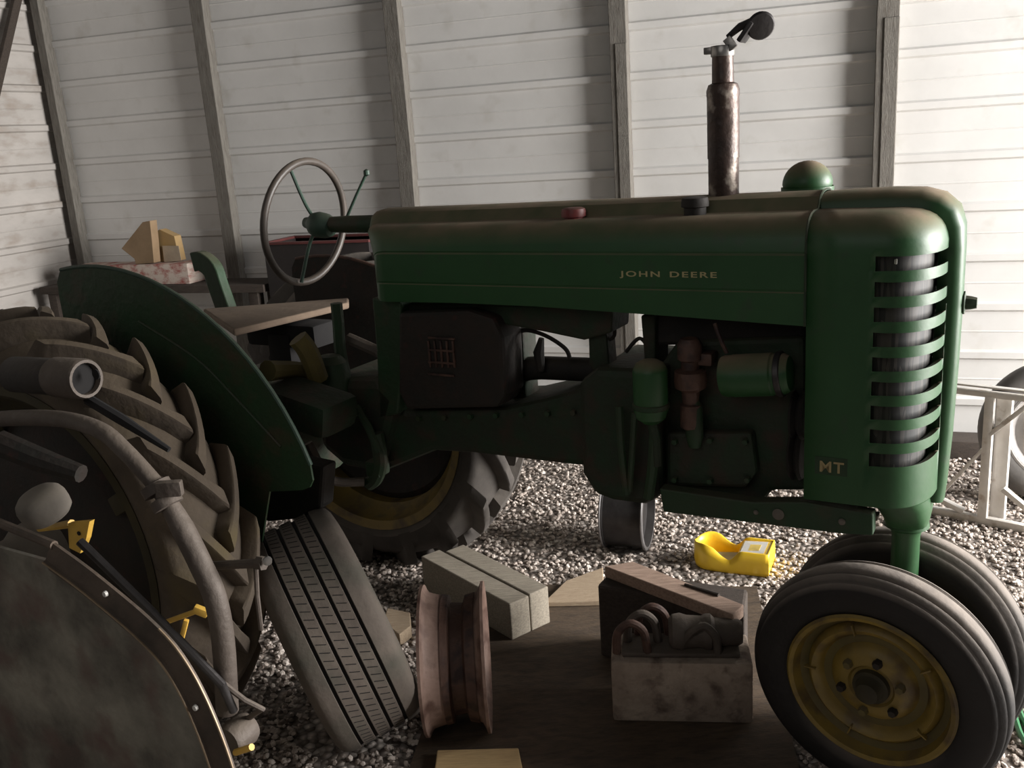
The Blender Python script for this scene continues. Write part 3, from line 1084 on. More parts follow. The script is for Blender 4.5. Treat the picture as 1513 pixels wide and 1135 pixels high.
bb.tube(smooth_path([tl(440, 500, -.3), tl(455, 520, -.28), tl(470, 560, -.25)]), [.03] * 13, 10)
bb.tube([tl(395, 548, -.4), tl(430, 546, -.3), tl(470, 552, -.2)], [.03, .025, .03], 10)
bb.build('lift_arm', YELD, tr)
bb = MB()
bb.tube([tl(515, 500, -.05), tl(560, 520, -.05)], .018, 8)
bb.build('pedal_shaft', IRON, tr)
bb = MB()
bb.box(tl(455, 600, -.35), (.24, .16, .10), Matrix.Rotation(.2, 3, 'Y'), .03)
bb.build('platform', GREENG, tr)

# ================================================================== THINGS AROUND
# ---- implement at lower left: curved tube frame + shield
im = empty('hay_rake', (onz(150, 1400)))
tag(im, 'rusty old farm implement with curved tube frame and dark shield beside the rear tire', 'farm implement')
IY = -1.12


def tw(x, y, pl):
    return onpl(x, y, TO + LF * pl, LF)


def imb(bb, name, material, parent=im, **k):
    o = bb.build(name, material, parent, **k)
    if parent == im:
        o.matrix_parent_inverse = im.matrix_world.inverted() if False else Matrix.Translation(-Vector(im.location))
    return o


bb = MB()
tp = [(-60, 630), (0, 619), (88, 619), (148, 636), (184, 666), (222, 707), (243, 734), (270, 781), (297, 835), (318, 884), (330, 950), (336, 1050)]
P = smooth_path([tw(a, c, IY) for a, c in tp], 5)
bb.tube(P, [.017 if i < 30 else min(.0225, .017 + .0011 * (i - 30)) for i in range(len(P))], 14)
tube_ = imb(bb, 'frame_tube', IRON)
bb = MB()
for (a, c) in ((232, 722), (246, 742)):
    bb.lathe([(.021, -.012), (.030, -.010), (.030, .010), (.021, .012)], tw(a, c, IY), tw(260, 790, IY) - tw(228, 735, IY), 14)
bb.box(tw(250, 722, IY - .01), (.05, .02, .03), None, .004)
bb.build('tube_clamp', IRON, tube_)
SY = -1.27
bp_ = [(77, 801), (126, 836), (176, 876), (216, 910), (254, 948), (281, 986), (303, 1027), (325, 1078), (345, 1135), (362, 1200)]
Po = smooth_path([tw(a, c, SY) for a, c in bp_], 4)
in_ = []
for i, p in enumerate(Po):
    t = (Po[min(i + 1, len(Po) - 1)] - Po[max(i - 1, 0)]).normalized()
    n = LF.cross(t).normalized()
    if n.z > 0:
        n = -n
    in_.append(n)
bb = MB()
rings = [[p + LF * .004, p - LF * .002, p - LF * .012 + n * .036, p - LF * .018 + n * .038, p - LF * .018 + n * .041, p - LF * .012 + n * .043, p - LF * .004 + n * .064, p + LF * .004 + n * .064] for p, n in zip(Po, in_)]
bb.loft(rings)
band = imb(bb, 'shield_rim', BANDM, angle=25)
bb = MB()
bb.tube([p - LF * .018 + n * .0395 for p, n in zip(Po, in_)], .0022, 6)
bb.build('raised_bead', BEADM, band)
bb = MB()
bb.tube([p - LF * .002 for p in Po[14:]], .0025, 6)
bb.build('pale_edge', BEADM, band)
for a, c in ((157, 877), (290, 1045)):
    bb = MB()
    bb.lathe([(0, .006), (.005, .005), (.006, 0), (0, -.002)], tw(a, c, SY - .010), -LF, 10)
    bb.build('rivet', LABELM, band)
bb = MB()
zmin = .02
poly = [p + n * .044 for p, n in zip(Po, in_)]
poly = [p for p in poly if p.z > zmin]
last = Vector((poly[-1].x, poly[-1].y, zmin))
first = poly[0] - FW * .55
poly = [Vector((first.x, first.y, poly[0].z + .01))] + poly + [last, Vector((first.x, first.y, zmin))]
bb.prism(poly, -LF * .004, LF * .004)
imb(bb, 'shield_panel', PANELM, smooth=False)
bb = MB()
bb.tube([tw(-40, 752, SY), tw(0, 773, SY), tw(80, 806, SY)], .009, 10)
imb(bb, 'edge_rod', BANDM)
bb = MB()
bb.tube([tw(118, 800, -1.2), tw(225, 905, -1.18), tw(328, 1012, -1.15), tw(345, 1050, -1.13)], .009, 10)
imb(bb, 'tie_rod', STEELD)
bb = MB()
bb.tube([tw(330, 1010, -1.14), tw(362, 1035, -1.12), tw(388, 1048, -1.1), tw(366, 1062, -1.1)], .006, 8)
bb.lathe([(0, -.03), (.03, -.03), (.034, -.02), (.034, .02), (.03, .03), (0, .03)], tw(352, 1085, -1.12), LF, 18)
imb(bb, 'pivot_roller', IRON)
bb = MB()
bb.tube([tw(348, 1112, -1.15), tw(372, 1104, -1.15)], .007, 8)
imb(bb, 'pivot_pin', YELBR)
bb = MB()
bb.tube([tw(312, 836, -1.06), tw(388, 832, -1.06)], .009, 10)
bb.lathe([(0, -.008), (.014, -.008), (.014, .008), (0, .008)], tw(386, 832, -1.06), FW, 6)
bb.tube([tw(378, 838, -1.06), tw(380, 880, -1.06), tw(386, 930, -1.05)], .005, 8)
imb(bb, 'cross_bolt', IRON)
bb = MB()
bb.lathe([(0, 0), (.009, 0), (.009, .006), (0, .008)], tw(395, 828, -1.06), FW - LF, 10)
imb(bb, 'bolt_end', STEEL)
bb = MB()
bb.tube([tw(238, 922, -1.1), tw(288, 904, -1.1)], .0055, 8)
bb.box(tw(297, 903, -1.1), (.03, .015, .016), Matrix.Rotation(.5, 3, 'Y'), .003)
bb.box(tw(272, 930, -1.1), (.045, .01, .010), Matrix.Rotation(-.7 - .5, 3, 'Y'), .002)
imb(bb, 'yellow_lever', YELBR)
bb = MB()
bb.lathe([(0, .030), (.020, .029), (.036, .025), (.046, .016), (.050, .004), (.050, -.012), (.048, -.026), (.040, -.034), (0, -.034)], tw(62, 744, -1.2), (Vector((0, 0, 1)) - LF * .35 - FW * .1), 28)
imb(bb, 'bearing_cap', GREYM)
# yellow bracket by the hub
P = [(104, 772), (136, 769), (131, 795), (122, 816), (106, 808)]
bb = MB()
bb.prism([tw(a, c, -1.16) for a, c in P], -LF * .006, LF * .006)
bb.tube([tw(58, 782, -1.14), tw(106, 774, -1.15)], [.006, .009], 8)
br = imb(bb, 'yellow_bracket', YELBR, smooth=False)
bb = MB()
bb.lathe([(0, .002), (.0045, .002), (.0045, 0), (0, 0)], tw(117, 788, -1.168), -LF, 10)
bb.build('bracket_hole', GROOVE, br)
# square tube end with a pin hole, above the tire
bb = MB()
ca, cb_ = tw(20, 553, -1.04), tw(128, 560, -1.04)
dx = (cb_ - ca).normalized()
fm = frame_mat(dx, LF)
Lc = (cb_ - ca).length
bb.lathe([(0, 0), (.036, 0), (.040, .006), (.040, Lc * .62), (0, Lc * .62)], ca, dx, 24)
sq = imb(bb, 'tube_end', BLACK)
MB().lathe([(0, Lc * .9), (.0325, Lc * .9), (.0325, Lc * .94), (0, Lc * .94)], ca, dx, 24).build('tube_bore', GROOVE, sq)
bb = MB()
bb.lathe([(.038, Lc * .60), (.043, Lc * .61), (.043, Lc * .97), (.040, Lc), (.034, Lc), (.033, Lc * .9), (.0, Lc * .9)], ca, dx, 24)
bb.build('end_collar', IRON, sq)
bb = MB()
bb.lathe([(0, .003), (.011, .003), (.011, 0), (0, 0)], tw(143, 553, -1.03), -LF, 14)
bb.tube([tw(130, 590, -1.02), tw(180, 620, -1.02), tw(250, 665, -1.0)], [.012, .012, .006], 8)
bb.build('pin_hole', GROOVE, sq)
bb = MB()
bb.tube([tw(0, 655, -1.1), tw(60, 680, -1.08), tw(120, 700, -1.06)], [.03, .028, .02], 10)
imb(bb, 'cross_beam', BROWNB)

# ---- loose car tyre
Rt, wt = .318, .122
lean = radians(16.5)
vh = Vector((-.19, .98, 0)).normalized()
hor = Vector((vh.y, -vh.x, 0))
yaw = radians(10)
hor = Matrix.Rotation(yaw, 3, 'Z') @ hor
axis = (hor * cos(lean) + Vector((0, 0, sin(lean)))).normalized()
cen = onpl(501, 932, Vector((0, 2.34, 0)), Vector((0, 1, 0)))
upv = axis.cross(Vector((0, 1, 0)))
cz = Rt * cos(lean) + wt * sin(lean) * .72
cen = CP + ray(494, 926) * ((cz - CAMH) / ray(494, 926).z)
tyre = empty('car_tire', (cen.x, cen.y, 0))
tag(tyre, 'loose worn car tire without a wheel leaning beside the tractor rear tire', 'tire')
bb = MB()
prof = []
gro = [-.052, -.018, .018, .052]
ys = [-.098, -.090]
tread = [(-.088, -.016), (-.080, -.005)]
base = [(.200, -.078), (.204, -.090), (.225, -.100), (.255, -.104), (.285, -.100), (.300, -.094), (.307, -.086), (.311, -.074)]
right = [(r_, -y_) for r_, y_ in reversed(base)]
mid_ = []
for g in gro:
    mid_ += [(.3125, g - .0045), (.305, g - .003), (.305, g + .003), (.3125, g + .0045)]
prof = base + mid_ + right + [(.215, .06), (.29, .07), (.298, 0), (.29, -.07), (.215, -.06)]
KW, KR = wt / .098, Rt / .312
prof = [(r_ * KR, y_ * KW) for r_, y_ in prof]
bb.lathe(prof, cen, axis, 96, closed=True)
o = bb.build('tread', RUBTIRE, tyre, angle=40)
o.matrix_parent_inverse = Matrix.Translation(-Vector(tyre.location))
bb = MB()
a_ = axis.orthogonal().normalized()
b_ = axis.cross(a_)
for g in (-.035, 0, .035):
    for k in range(90):
        q = 2 * pi * k / 90 + g * 3
        d = a_ * cos(q) + b_ * sin(q)
        t_ = axis.cross(d)
        ml = frame_mat((axis + t_ * .5), d.cross(axis + t_ * .5))
        bb.box(cen + axis * g * KW + d * .3120 * KR, (.026, .002, .0024), ml)
o = bb.build('tread_sipes', GROOVE, tyre, smooth=False)
o.matrix_parent_inverse = Matrix.Translation(-Vector(tyre.location))
bb = MB()
for g in gro:
    bb.lathe([(.3058, g - .0028), (.3062, g + .0028)], cen, axis, 96)
o = MB()
for g in gro:
    o.lathe([(r_ * KR, (g + y_) * KW) for r_, y_ in ((.3050, -.0032), (.3064, -.0032), (.3064, .0032), (.3050, .0032))], cen, axis, 96, closed=True)
o = o.build('tread_groove', GROOVE, tyre)
o.matrix_parent_inverse = Matrix.Translation(-Vector(tyre.location))

# ---- bare steel rim standing on edge
Rr = .205
cz = Rr + .014
cen = CP + ray(674, 972) * ((cz - CAMH) / ray(674, 972).z)
vh = Vector((ray(674, 972).x, ray(674, 972).y, 0)).normalized()
ax = Matrix.Rotation(radians(-5), 3, 'Z') @ Vector((vh.y, -vh.x, 0))
bb = MB()
prof = [(Rr, -.088), (Rr + .0, -.080), (Rr - .010, -.076), (Rr - .022, -.068), (Rr - .030, -.040), (Rr - .034, -.016), (Rr - .055, -.010), (Rr - .058, .030), (Rr - .036, .038), (Rr - .030, .066), (Rr - .012, .076), (Rr, .080), (Rr, .088),
        (Rr - .008, .088), (Rr - .03, .074), (Rr - .05, .045), (Rr - .066, .036), (Rr - .064, -.014), (Rr - .044, -.024), (Rr - .036, -.06), (Rr - .012, -.086)]
bb.lathe(prof, (0, 0, 0), ax, 72, closed=True)
o = bb.build('wheel_rim', RIMRUST, angle=50)
o.location = (cen.x, cen.y, cz)
dc = MB().lathe([(Rr - .029, -.030), (Rr - .0325, -.012), (Rr - .0535, -.006), (Rr - .0565, .026), (Rr - .0350, .034), (Rr - .029, .060), (Rr - .031, .060), (Rr - .06, .02), (Rr - .056, -.01), (Rr - .031, -.030)], (0, 0, 0), ax, 72, closed=True).build('drop_center_shade', RUST, o, angle=50)  # darker rust ring paints the shading of the rim's middle
tag(o, 'bare rusty steel wheel rim standing on edge right of the loose car tire', 'wheel rim')

# ---- plywood under the front
PZ = .014
bb = MB()
cs = [onz(700, 868, 0), onz(1118, 872, 0), onz(1215, 1290, 0), onz(575, 1230, 0)]
bb.prism([Vector((p.x, p.y, PZ)) for p in cs], (0, 0, 0), (0, 0, -PZ + .001))
o = bb.build('plywood_sheet', PLYM, smooth=False)
tag(o, 'large dark worn plywood sheet lying on the gravel left of the front wheels', 'plywood')


def slab(name, top4, zt_, h, material, label, cat, bevel=.003, group=None):
    bb = MB()
    P = [Vector((p.x, p.y, zt_)) for p in [onz(a, c, zt_) for a, c in top4]]
    bb.prism(P, (0, 0, 0), (0, 0, -h))
    c = sum(P, Vector()) / len(P)
    for i, v in enumerate(bb.v):
        bb.v[i] = (v[0] - c.x, v[1] - c.y, v[2] - zt_)
    o = bb.build(name, material, smooth=False, bevel=bevel)
    o.location = c
    tag(o, label, cat, group)
    return o


slab('wooden_board', [(836, 858), (891, 838), (893, 888), (803, 890)], PZ + .020, .019, WOODP, 'short pale board lying flat left of the dark squared beam', 'board')
slab('wooden_board', [(646, 1108), (766, 1105), (775, 1150), (640, 1150)], PZ + .022, .021, WOODB, 'pale tan board end at the bottom edge, in front of the steel rim', 'board')

# timbers
def beam(a, c, z0, zt_, wvec, material, label):
    pass


TZ = .145
ea, eb = onz(753, 893, TZ), onz(810, 868, TZ)
bk = onz(622, 822, TZ)
ld = (bk - ea)
ld.z = 0
wd_ = (eb - ea)
wd_.z = 0
half = wd_ * .5
for i, (s0, s1, zt_, l_) in enumerate(((0, .49, TZ, 1.0), (.51, 1.0, TZ + .004, .93))):
    P = [ea + wd_ * s0, ea + wd_ * s1, ea + wd_ * s1 + ld * l_, ea + wd_ * s0 + ld * l_]
    c = sum(P, Vector()) / 4
    bb = MB()
    bb.prism([Vector((p.x - c.x, p.y - c.y, zt_ - PZ)) for p in P], (0, 0, 0), (0, 0, -(zt_ - PZ)))
    o = bb.build('timber_beam', WOODG, smooth=False, bevel=.004)
    o.location = (c.x, c.y, PZ)
    tag(o, ('grey weathered timber beam just behind the steel rim, front one of the pair', 'grey weathered timber beam of the pair behind the steel rim, the rear one')[i], 'timber', 'weathered timber beams')
slab('wood_offcut', [(572, 898), (606, 905), (607, 925), (590, 938), (566, 920)], .045, .044, WOODP, 'small pale wood offcut between the loose car tire and steel rim', 'wood scrap')

# dark squared beam carrying a plank
DZ = .262
slab('squared_beam', [(882, 864), (1100, 905), (1105, 870), (905, 840)], DZ, DZ - PZ, WOODD, 'dark squared beam standing behind the pale block, plank on top', 'timber', .01)
bb = MB()
zt_ = DZ + .04
P = [onz(893, 836, zt_), onz(1083, 908, zt_), onz(1099, 893, zt_), onz(935, 829, zt_)]
c = sum(P, Vector()) / 4
bb.prism([Vector((p.x - c.x, p.y - c.y, .039)) for p in P], (0, 0, 0), (0, 0, -.038))
o = bb.build('plank', PLANKM, smooth=False, bevel=.003)
o.location = (c.x, c.y, DZ)
tag(o, 'brown plank lying across the dark squared beam under the tractor nose', 'plank')
bb = MB()
zs_ = DZ + .041
q0, q1 = onz(1012, 864, zs_), onz(1062, 880, zs_)
bb.tube([q0 - c.xyz.zzz * 0, q0.lerp(q1, .5), q1], [.005, .006, .007], 8)
o = bb.build('stick', WOODD)
tag(o, 'thin dark stick lying on the brown plank', 'stick')
slab('wood_offcut', [(1065, 868), (1088, 874), (1086, 893), (1052, 880)], .03, .029, LABELM, 'small wood piece coloured as if white-lit, on the gravel just behind the brown plank', 'wood scrap')  # near-white material carries the light falling on the wood

# block with iron casting
f0, f1 = onz(906, 1066, PZ), onz(1113, 1070, PZ)
BH = .185
dirx = (f1 - f0)
dirx.z = 0
dep = Vector((-dirx.y, dirx.x, 0)).normalized() * .16
bb = MB()
cc = (f0 + f1) / 2 + dep / 2
fm = frame_mat(dirx, dep)
rings = []
bb.box((0, 0, BH / 2), (dirx.length, .16, BH), fm, .010)
o = bb.build('concrete_block', CONC, smooth=True, angle=50)
o.location = (cc.x, cc.y, PZ)
tag(o, 'pale rough block on the plywood left of the front wheel, iron casting on top', 'block')
cast = empty('iron_casting', (cc.x, cc.y, PZ + BH))
tag(cast, 'dark rusty iron casting with curved claws lying on the pale block', 'casting')
ex = dirx.normalized()
ey = dep.normalized()


def cp(u, v, z):
    return ex * u + ey * v + Vector((0, 0, z))


Lh = dirx.length / 2
for k, (u0, vv) in enumerate(((-.155, -.045), (-.125, .01), (-.095, .05))):
    bb = MB()
    bb.tube(smooth_path([cp(u0 - .02, vv, .01), cp(u0 - .015, vv, .07), cp(u0 + .02, vv, .10), cp(u0 + .055, vv, .075), cp(u0 + .065, vv, .012)]), [.012] * 25, 10)
    bb.build('claw', RUST if k != 1 else IRON, cast)
bb = MB()
bb.lathe([(0, 0), (.035, 0), (.048, .01), (.052, .03), (.046, .05), (.044, .09), (.050, .10), (.050, .115), (.040, .125), (.036, .19), (.03, .20), (0, .20)], cp(-.03, 0, .05), ex, 24)
bb.build('barrel', IRON, cast)
bb = MB()
bb.tube(smooth_path([cp(.0, -.03, .02), cp(.03, -.045, .075), cp(.065, -.04, .09), cp(.095, -.045, .06), cp(.10, -.045, .012)]), .012, 10)
bb.build('yoke', IRON, cast)
bb = MB()
bb.box(cp(.0, .0, .008), (.32, .11, .014), fm, .004)
bb.build('base_plate', IRON, cast)

# ---- yellow jug cut open
jr = empty('plastic_jug', onz(1078, 838))
tag(jr, 'bright yellow plastic jug cut open, lying on the gravel under the tractor', 'jug')
ja, jb = onz(1022, 838), onz(1136, 852)
jx = (jb - ja)
jx.z = 0
jl = jx.length
jx.normalize()
jy = Vector((-jx.y, jx.x, 0))
jc = (ja + jb) / 2 + jy * .06 - Vector(jr.location)
bb = MB()
W2 = .075


def jout(u):     # outline half width along length
    return W2 * min(1.0, sqrt(max(0.0, 1 - ((.25 - u) / .25) ** 2)) if u < .25 else 1.0)


nu = 24
outer, inner = [], []
def rim_h(u):
    if u < .30:
        return .092 + .012 * sin(u / .3 * pi)
    if u < .52:
        return .092 - .040 * sin((u - .30) / .22 * pi / 2)
    return .052 + (.092 - .052) * min(1, (u - .52) / .12)


us = [0.002] + [k / nu for k in range(1, nu + 1)]
near_o = [(u, -jout(u)) for u in us]
far_o = [(u, jout(u)) for u in reversed(us)]
loop = near_o + far_o


def jp(u, v, z):
    return jc + jx * ((u - .5) * jl) + jy * v + Vector((0, 0, z))


rings = []
for zf, k in ((0, .86), (.05, .95), (.2, 1.0), (.6, 1.0), (1.0, .97)):
    rings.append([jp(.5 + (u - .5) * (1 - (1 - k) * .4), v * k, zf * rim_h(u) * (1.0 if v < 0 else .92)) for u, v in loop])
bb.loft(rings, caps=False)
bb.add(rings[0], [tuple(range(len(loop)))])
shell = bb.build('jug_shell', YELPL, jr, angle=50, solid=.006)
bb = MB()
bb.prism([jp(.60, -W2 * .94, .076), jp(.985, -W2 * .94, .087), jp(.985, W2 * .90, .081), jp(.60, W2 * .90, .074)], (0, 0, 0), (0, 0, -.02))
bb.build('jug_side', YELPL, jr, smooth=False, bevel=.004)
bb = MB()
bb.prism([jp(.63, -W2 * .75, .0775), jp(.93, -W2 * .75, .0860), jp(.93, W2 * .75, .0815), jp(.63, W2 * .75, .0765)], (0, 0, 0), (0, 0, .0012))
lb = bb.build('jug_label', LABELM, jr, smooth=False)
bb = MB()
bb.prism([jp(.72, -W2 * .45, .0800), jp(.86, -W2 * .45, .0850), jp(.86, W2 * .3, .0830), jp(.72, W2 * .3, .0795)], (0, 0, 0), (0, 0, .0012))
bb.build('label_print', LABELY, lb, smooth=False)
bb = MB()
bb.prism([jp(.10, -W2 * .5, .02), jp(.56, -W2 * .6, .03), jp(.56, W2 * .6, .03), jp(.10, W2 * .5, .02)], (0, 0, 0), (0, 0, .003))
bb.build('jug_inside', mat('grey_inside', (.42, .41, .39), (.3, .29, .28), 20, .8), jr, smooth=False)

# ---- steel roller / drum standing behind the tractor
d0 = onz(930, 809)
Rd = .148
bb = MB()
vh = Vector((ray(932, 780).x, ray(932, 780).y, 0)).normalized()
dax = Matrix.Rotation(radians(-12), 3, 'Z') @ Vector((vh.y, -vh.x, 0))
hw = .085
bb.lathe([(Rd, -hw), (Rd, -hw + .012), (Rd - .008, -hw + .014), (Rd - .010, hw - .014), (Rd, hw - .012), (Rd, hw), (Rd - .014, hw), (Rd - .02, hw - .03), (.06, hw - .035), (.05, hw - .02), (0, hw - .02)][::1], (0, 0, 0), dax, 48)
o = bb.build('belt_pulley', STEELD, angle=40)
o.location = (d0.x, d0.y + .02, Rd)
tag(o, 'dark steel flanged pulley wheel standing on the gravel beneath the tractor engine', 'pulley')
bb = MB()
for hh in (hw - .004, -hw + .004):
    bb.lathe([(Rd + .0005, hh - .004), (Rd + .003, hh), (Rd + .0005, hh + .004), (Rd - .012, hh + .005), (Rd - .012, hh - .005)], (0, 0, 0), dax, 48, closed=True)
bb.build('flange', STEELG, o)

# ---- back wall: bench, box, cardboard, bin
bz = .90
s0, s1 = -2.86, wl(389, 362, .42)[0] - .03
bench = empty('workbench', wpt((s0 + s1) / 2, .30, 0), (0, 0, -WA))
tag(bench, 'narrow dark wooden bench along the white back wall behind the fender', 'bench')
Lb = s1 - s0
bb = MB()
bb.box((0, 0, bz - .022), (Lb, .26, .044), None, .004)
bb.build('bench_top', WOODD, bench)
for sx_ in (-1, 1):
    for sy_ in (-1, 1):
        bb = MB()
        bb.box((sx_ * (Lb / 2 - .08), sy_ * .09, (bz - .044) / 2), (.06, .06, bz - .044), None, .004)
        bb.build('leg', WOODD, bench)
sA, zA = wl(120, 388, .30)
sB, zB = wl(288, 382, .30)
bb = MB()
bb.box((0, 0, .06), (sB - sA, .16, .118), None, .006)
o = bb.build('printed_box', REDW)
o.location = wpt((sA + sB) / 2, .30, bz)
o.rotation_euler = (0, 0, -WA)
tag(o, 'long low red and white box lying on the bench by the back wall', 'box')
BT = bz + .1205


def card(pts, off, th, material, label):
    P = [wl(a, c, off) for a, c in pts]
    zmin_ = min(p[1] for p in P)
    P = [(s, BT + (z - zmin_)) for s, z in P]
    sc_ = sum(p[0] for p in P) / len(P)
    base_ = wpt(sc_, off, BT)
    bb = MB()
    bb.prism([wpt(s, off, z) - base_ for s, z in P], -WN * th, WN * th)
    o = bb.build('cardboard_carton', material, smooth=False, bevel=.002)
    o.location = base_
    tag(o, label, 'carton', 'cartons on the red and white box')
    return o


o1 = card([(205, 386), (232, 384), (229, 350), (226, 322), (215, 324), (184, 363), (203, 378)], .338, .03, CARD, 'torn brown carton with pointed side, standing left on the red and white box')
o2 = card([(242, 384), (270, 382), (262, 346), (240, 336), (228, 345), (232, 362)], .262, .03, CARDY, 'yellowish carton with slanted top beside the torn brown carton')
bb = MB()
P = [wl(a, c, .30) for a, c in ((243, 386), (268, 384), (264, 362), (240, 362))]
zm = min(p[1] for p in P)
bb.prism([wpt(s, .302, BT + z - zm) - Vector(o2.location) for s, z in P], -WN * .001, WN * .001)
bb.build('pale_flap', CARDW, o2, smooth=False)

sA, zA = wl(389, 362, .42)
sB, zB = wl(545, 362, .42)
sBn = empty('metal_bin', wpt((sA + sB) / 2, .26, 0), (0, 0, -WA))
tag(sBn, 'dark metal bin with a red rim standing against the wall behind the steering wheel', 'bin')
wb = sB - sA
bb = MB()
for (cx, cy, dx_, dy_) in ((0, -.15, wb, .02), (0, .15, wb, .02), (-wb / 2 + .01, 0, .02, .28), (wb / 2 - .01, 0, .02, .28)):
    bb.box((cx, cy, zA / 2), (dx_, dy_, zA), None, .002)
bb.box((0, 0, .02), (wb - .03, .28, .02))
bb.build('bin_body', DARKB, sBn)
bb = MB()
for (cx, cy, dx_, dy_) in ((0, -.155, wb + .012, .03), (0, .155, wb + .012, .03), (-wb / 2, 0, .03, .28), (wb / 2, 0, .03, .28)):
    bb.box((cx, cy, zA + .006), (dx_, dy_, .014), None, .003)
bb.build('bin_rim', REDP, sBn)

# ---- right: white gate frame and wheel against wall
ga, gb = onz(1398, 764), onz(1513, 787)
gd = (gb - ga)
gd.z = 0
gd.normalize()
gate = empty('gate_frame', ga)
tag(gate, 'white painted steel frame panel standing on the gravel behind the tractor nose', 'frame panel')
gn = Vector((gd.y, -gd.x, 0))


def gp(x, y):
    return onpl(x, y, ga, gn) - ga


def gbar(p, q, w, name):
    p, q = Vector(p), Vector(q)
    bb = MB()
    d = (q - p)
    bb.box((p + q) / 2, (d.length, .03, w), frame_mat(d, gn if abs(d.normalized().dot(gn)) < .9 else gd), .003)
    return bb.build(name, WHITEM, gate)


bl = gp(1398, 762)
bl = Vector((bl.x, bl.y, .018))
e_ = gd
topz = gp(1450, 581).z
gbar(e_ * -.35 + Vector((0, 0, .018)), e_ * .95 + Vector((0, 0, .018)), .032, 'bottom_rail')
gbar(e_ * -.35 + Vector((0, 0, topz)), e_ * .95 + Vector((0, 0, topz)), .022, 'top_rail')
gbar(e_ * -.35 + Vector((0, 0, topz + .028)), e_ * .95 + Vector((0, 0, topz + .028)), .008, 'top_wire')
u1 = gp(1456, 700).dot(gd)
u2 = gp(1474, 700).dot(gd)
gbar(e_ * u1 + Vector((0, 0, .03)), e_ * u1 + Vector((0, 0, topz)), .034, 'upright')
gbar(e_ * u2 + Vector((0, 0, .03)) - gn * .04, e_ * u2 + Vector((0, 0, topz)) - gn * .04, .055, 'upright')
gbar(gp(1392, 728), gp(1452, 664), .014, 'diagonal_brace')
gbar(gp(1462, 642), gp(1530, 590), .018, 'diagonal_brace')
gbar(gp(1482, 722), gp(1530, 762), .02, 'diagonal_brace')
gbar(gp(1390, 738), gp(1424, 755), .02, 'diagonal_brace')

bb = MB()
wg = onz(1556, 738)
Rw = .30
wc = wg + Vector((0, 0, Rw * .985))
ax = (-WN + Vector((0, 0, .22)) - WD * .10).normalized()
bb.lathe([(.185, -.07), (.205, -.080), (.25, -.084), (.28, -.072), (.295, -.05), (.30, 0), (.295, .05), (.28, .072), (.25, .084), (.205, .080), (.185, .07)], (0, 0, 0), ax, 64, closed=True)
sp = bb.build('spare_wheel', mat('rubber_greyed', (.16, .15, .14), (.10, .095, .09), 8, .7, bump=.1))
sp.location = wc
tag(sp, 'spare wheel with a pale steel disc standing behind the white frame panel', 'wheel')
bb = MB()
bb.lathe([(.188, .07), (.198, .078), (.190, .080), (.178, .05), (.16, .04), (.14, .05), (.12, .055), (.09, .04), (.06, .045), (0, .05)], (0, 0, 0), ax, 48)
bb.build('wheel_disc', RIMW, sp)

# low dark clutter at the wall foot behind the frame
bb = MB()
P = [wpt(1.55, .16, 0), wpt(2.9, .16, 0)]
c = (P[0] + P[1]) / 2
bb.box((0, 0, .045), (1.5, .16, .088), None, .01)
o = bb.build('sill_timber', WOODD)
o.location = c
o.rotation_euler = (0, 0, -WA)
tag(o, 'dark low timber lying along the wall foot behind the white frame', 'timber')

# ---- hose by the front wheel at the frame edge
bb = MB()
pp = [onz(1488, 1018, .02), onz(1502, 1040, .012), onz(1514, 1068, .012), onz(1528, 1085, .012), onz(1540, 1060, .012), onz(1534, 1040, .012)]
bb.tube(smooth_path(pp[1:]), .008, 8)
pp2 = [onz(1500, 1060, .012), onz(1508, 1085, .012), onz(1524, 1110, .012), onz(1545, 1130, .012)]
bb.tube(smooth_path(pp2), .008, 8)
o = bb.build('garden_hose', HOSE)
tag(o, 'green hose lying on bright gravel at the right edge by the front wheel', 'hose')

# ---- loose gravel stones
rnd = random.Random(3)
PH = (1 + sqrt(5)) / 2
ico_v = [Vector(v).normalized() for v in ((-1, PH, 0), (1, PH, 0), (-1, -PH, 0), (1, -PH, 0), (0, -1, PH), (0, 1, PH), (0, -1, -PH), (0, 1, -PH), (PH, 0, -1), (PH, 0, 1), (-PH, 0, -1), (-PH, 0, 1))]
ico_f = [(0, 11, 5), (0, 5, 1), (0, 1, 7), (0, 7, 10), (0, 10, 11), (1, 5, 9), (5, 11, 4), (11, 10, 2), (10, 7, 6), (7, 1, 8), (3, 9, 4), (3, 4, 2), (3, 2, 6), (3, 6, 8), (3, 8, 9), (4, 9, 5), (2, 4, 11), (6, 2, 10), (8, 6, 7), (9, 8, 1)]
gv, gf = [], []


def inply(x, y):
    n = len(cs)
    s = 0
    for i in range(n):
        a, c_ = cs[i], cs[(i + 1) % n]
        cr = (c_.x - a.x) * (y - a.y) - (c_.y - a.y) * (x - a.x)
        s += 1 if cr > 0 else -1
    return abs(s) == n


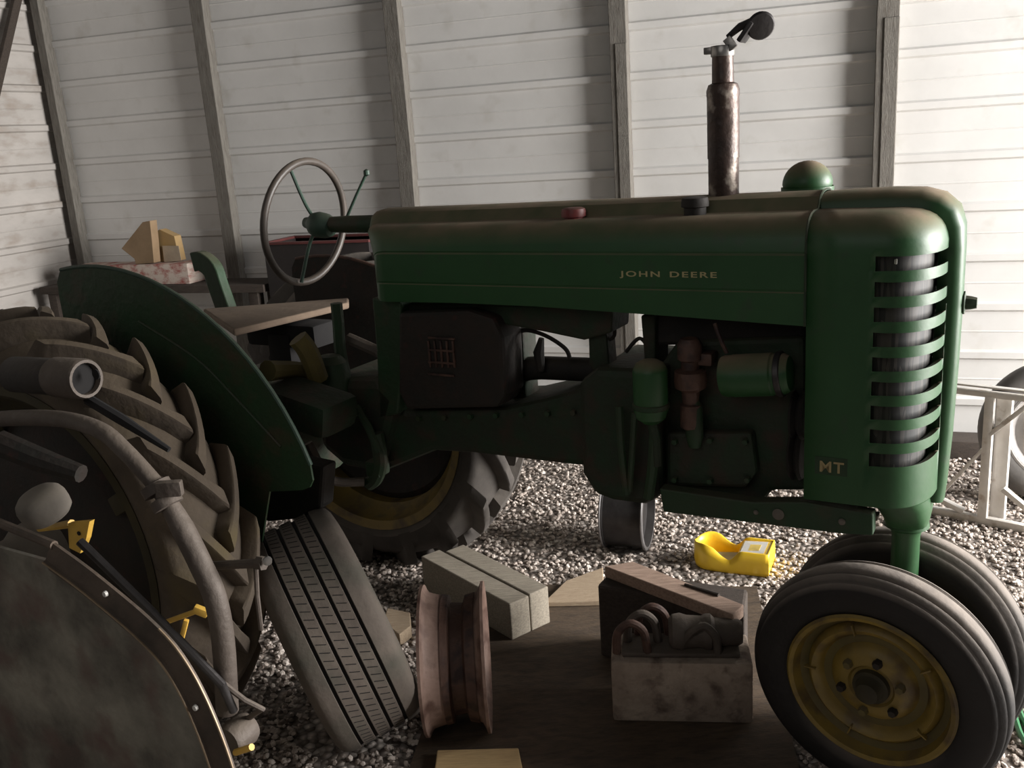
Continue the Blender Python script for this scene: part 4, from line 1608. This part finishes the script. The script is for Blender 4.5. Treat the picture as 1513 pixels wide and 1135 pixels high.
keep = [(jr.location, .15), (bpy.data.objects['belt_pulley'].location, .10), (tyre.location, .14)]
cnt = 0
while cnt < 15000:
    px, py = rnd.uniform(330, 1540), rnd.uniform(640, 1160)
    if px < 640 and py < 760:
        continue
    p = onz(px, py)
    # keep density even on the ground: accept by pixel footprint
    dist = (p - CP).length
    if rnd.random() > (dist / 5.0) ** 2.2:
        continue
    if inply(p.x, p.y):
        continue
    if (p - W0).dot(WN) > -.02:
        continue
    if any((p.x - q_.x) ** 2 + (p.y - q_.y) ** 2 < k_ * k_ for q_, k_ in keep):
        continue
    r_ = rnd.uniform(.005, .0125)
    q = Quaternion((rnd.gauss(0, 1), rnd.gauss(0, 1), rnd.gauss(0, 1), rnd.gauss(0, 1))).normalized()
    sc3 = Vector((rnd.uniform(.7, 1.3), rnd.uniform(.7, 1.2), rnd.uniform(.5, .9)))
    o_ = len(gv)
    for v in ico_v:
        w = q @ Vector((v.x * sc3.x, v.y * sc3.y, v.z * sc3.z))
        gv.append((p.x + w.x * r_, p.y + w.y * r_, max(.0005, r_ * .45 + w.z * r_ * .8)))
    gf += [tuple(i + o_ for i in f) for f in ico_f]
    cnt += 1
me = bpy.data.meshes.new('gravel')
me.from_pydata(gv, [], gf)
me.materials.append(PEBBLE)
o = bpy.data.objects.new('gravel', me)
col.objects.link(o)
tag(o, 'loose grey gravel stones scattered over the shed floor', 'gravel', kind='stuff')

# ================================================================== LIGHT
w = bpy.data.worlds.new('world')
scene.world = w
w.use_nodes = True
bg = w.node_tree.nodes['Background']
bg.inputs['Color'].default_value = (.95, .97, 1.0, 1)
bg.inputs['Strength'].default_value = .032


def area(name, loc, target, sx, sy, power, colr=(1, 1, 1)):
    l = bpy.data.lights.new(name, 'AREA')
    l.shape = 'RECTANGLE'
    l.size, l.size_y = sx, sy
    l.energy = power
    l.color = colr
    o = bpy.data.objects.new(name, l)
    o.location = loc
    d = Vector(target) - Vector(loc)
    o.rotation_euler = d.to_track_quat('-Z', 'Y').to_euler()
    col.objects.link(o)
    return o


area('doorway_light', (5.2, 1.75, 1.75), (-.5, 3.0, .9), 3.0, 2.5, 900, (1.0, .97, .94))
area('front_fill_light', (-1.3, -.6, 2.7), (-.8, 2.2, .5), 2.0, 1.4, 11, (1.0, .96, .92))
scene.view_settings.view_transform = 'Standard'
scene.view_settings.look = 'None'
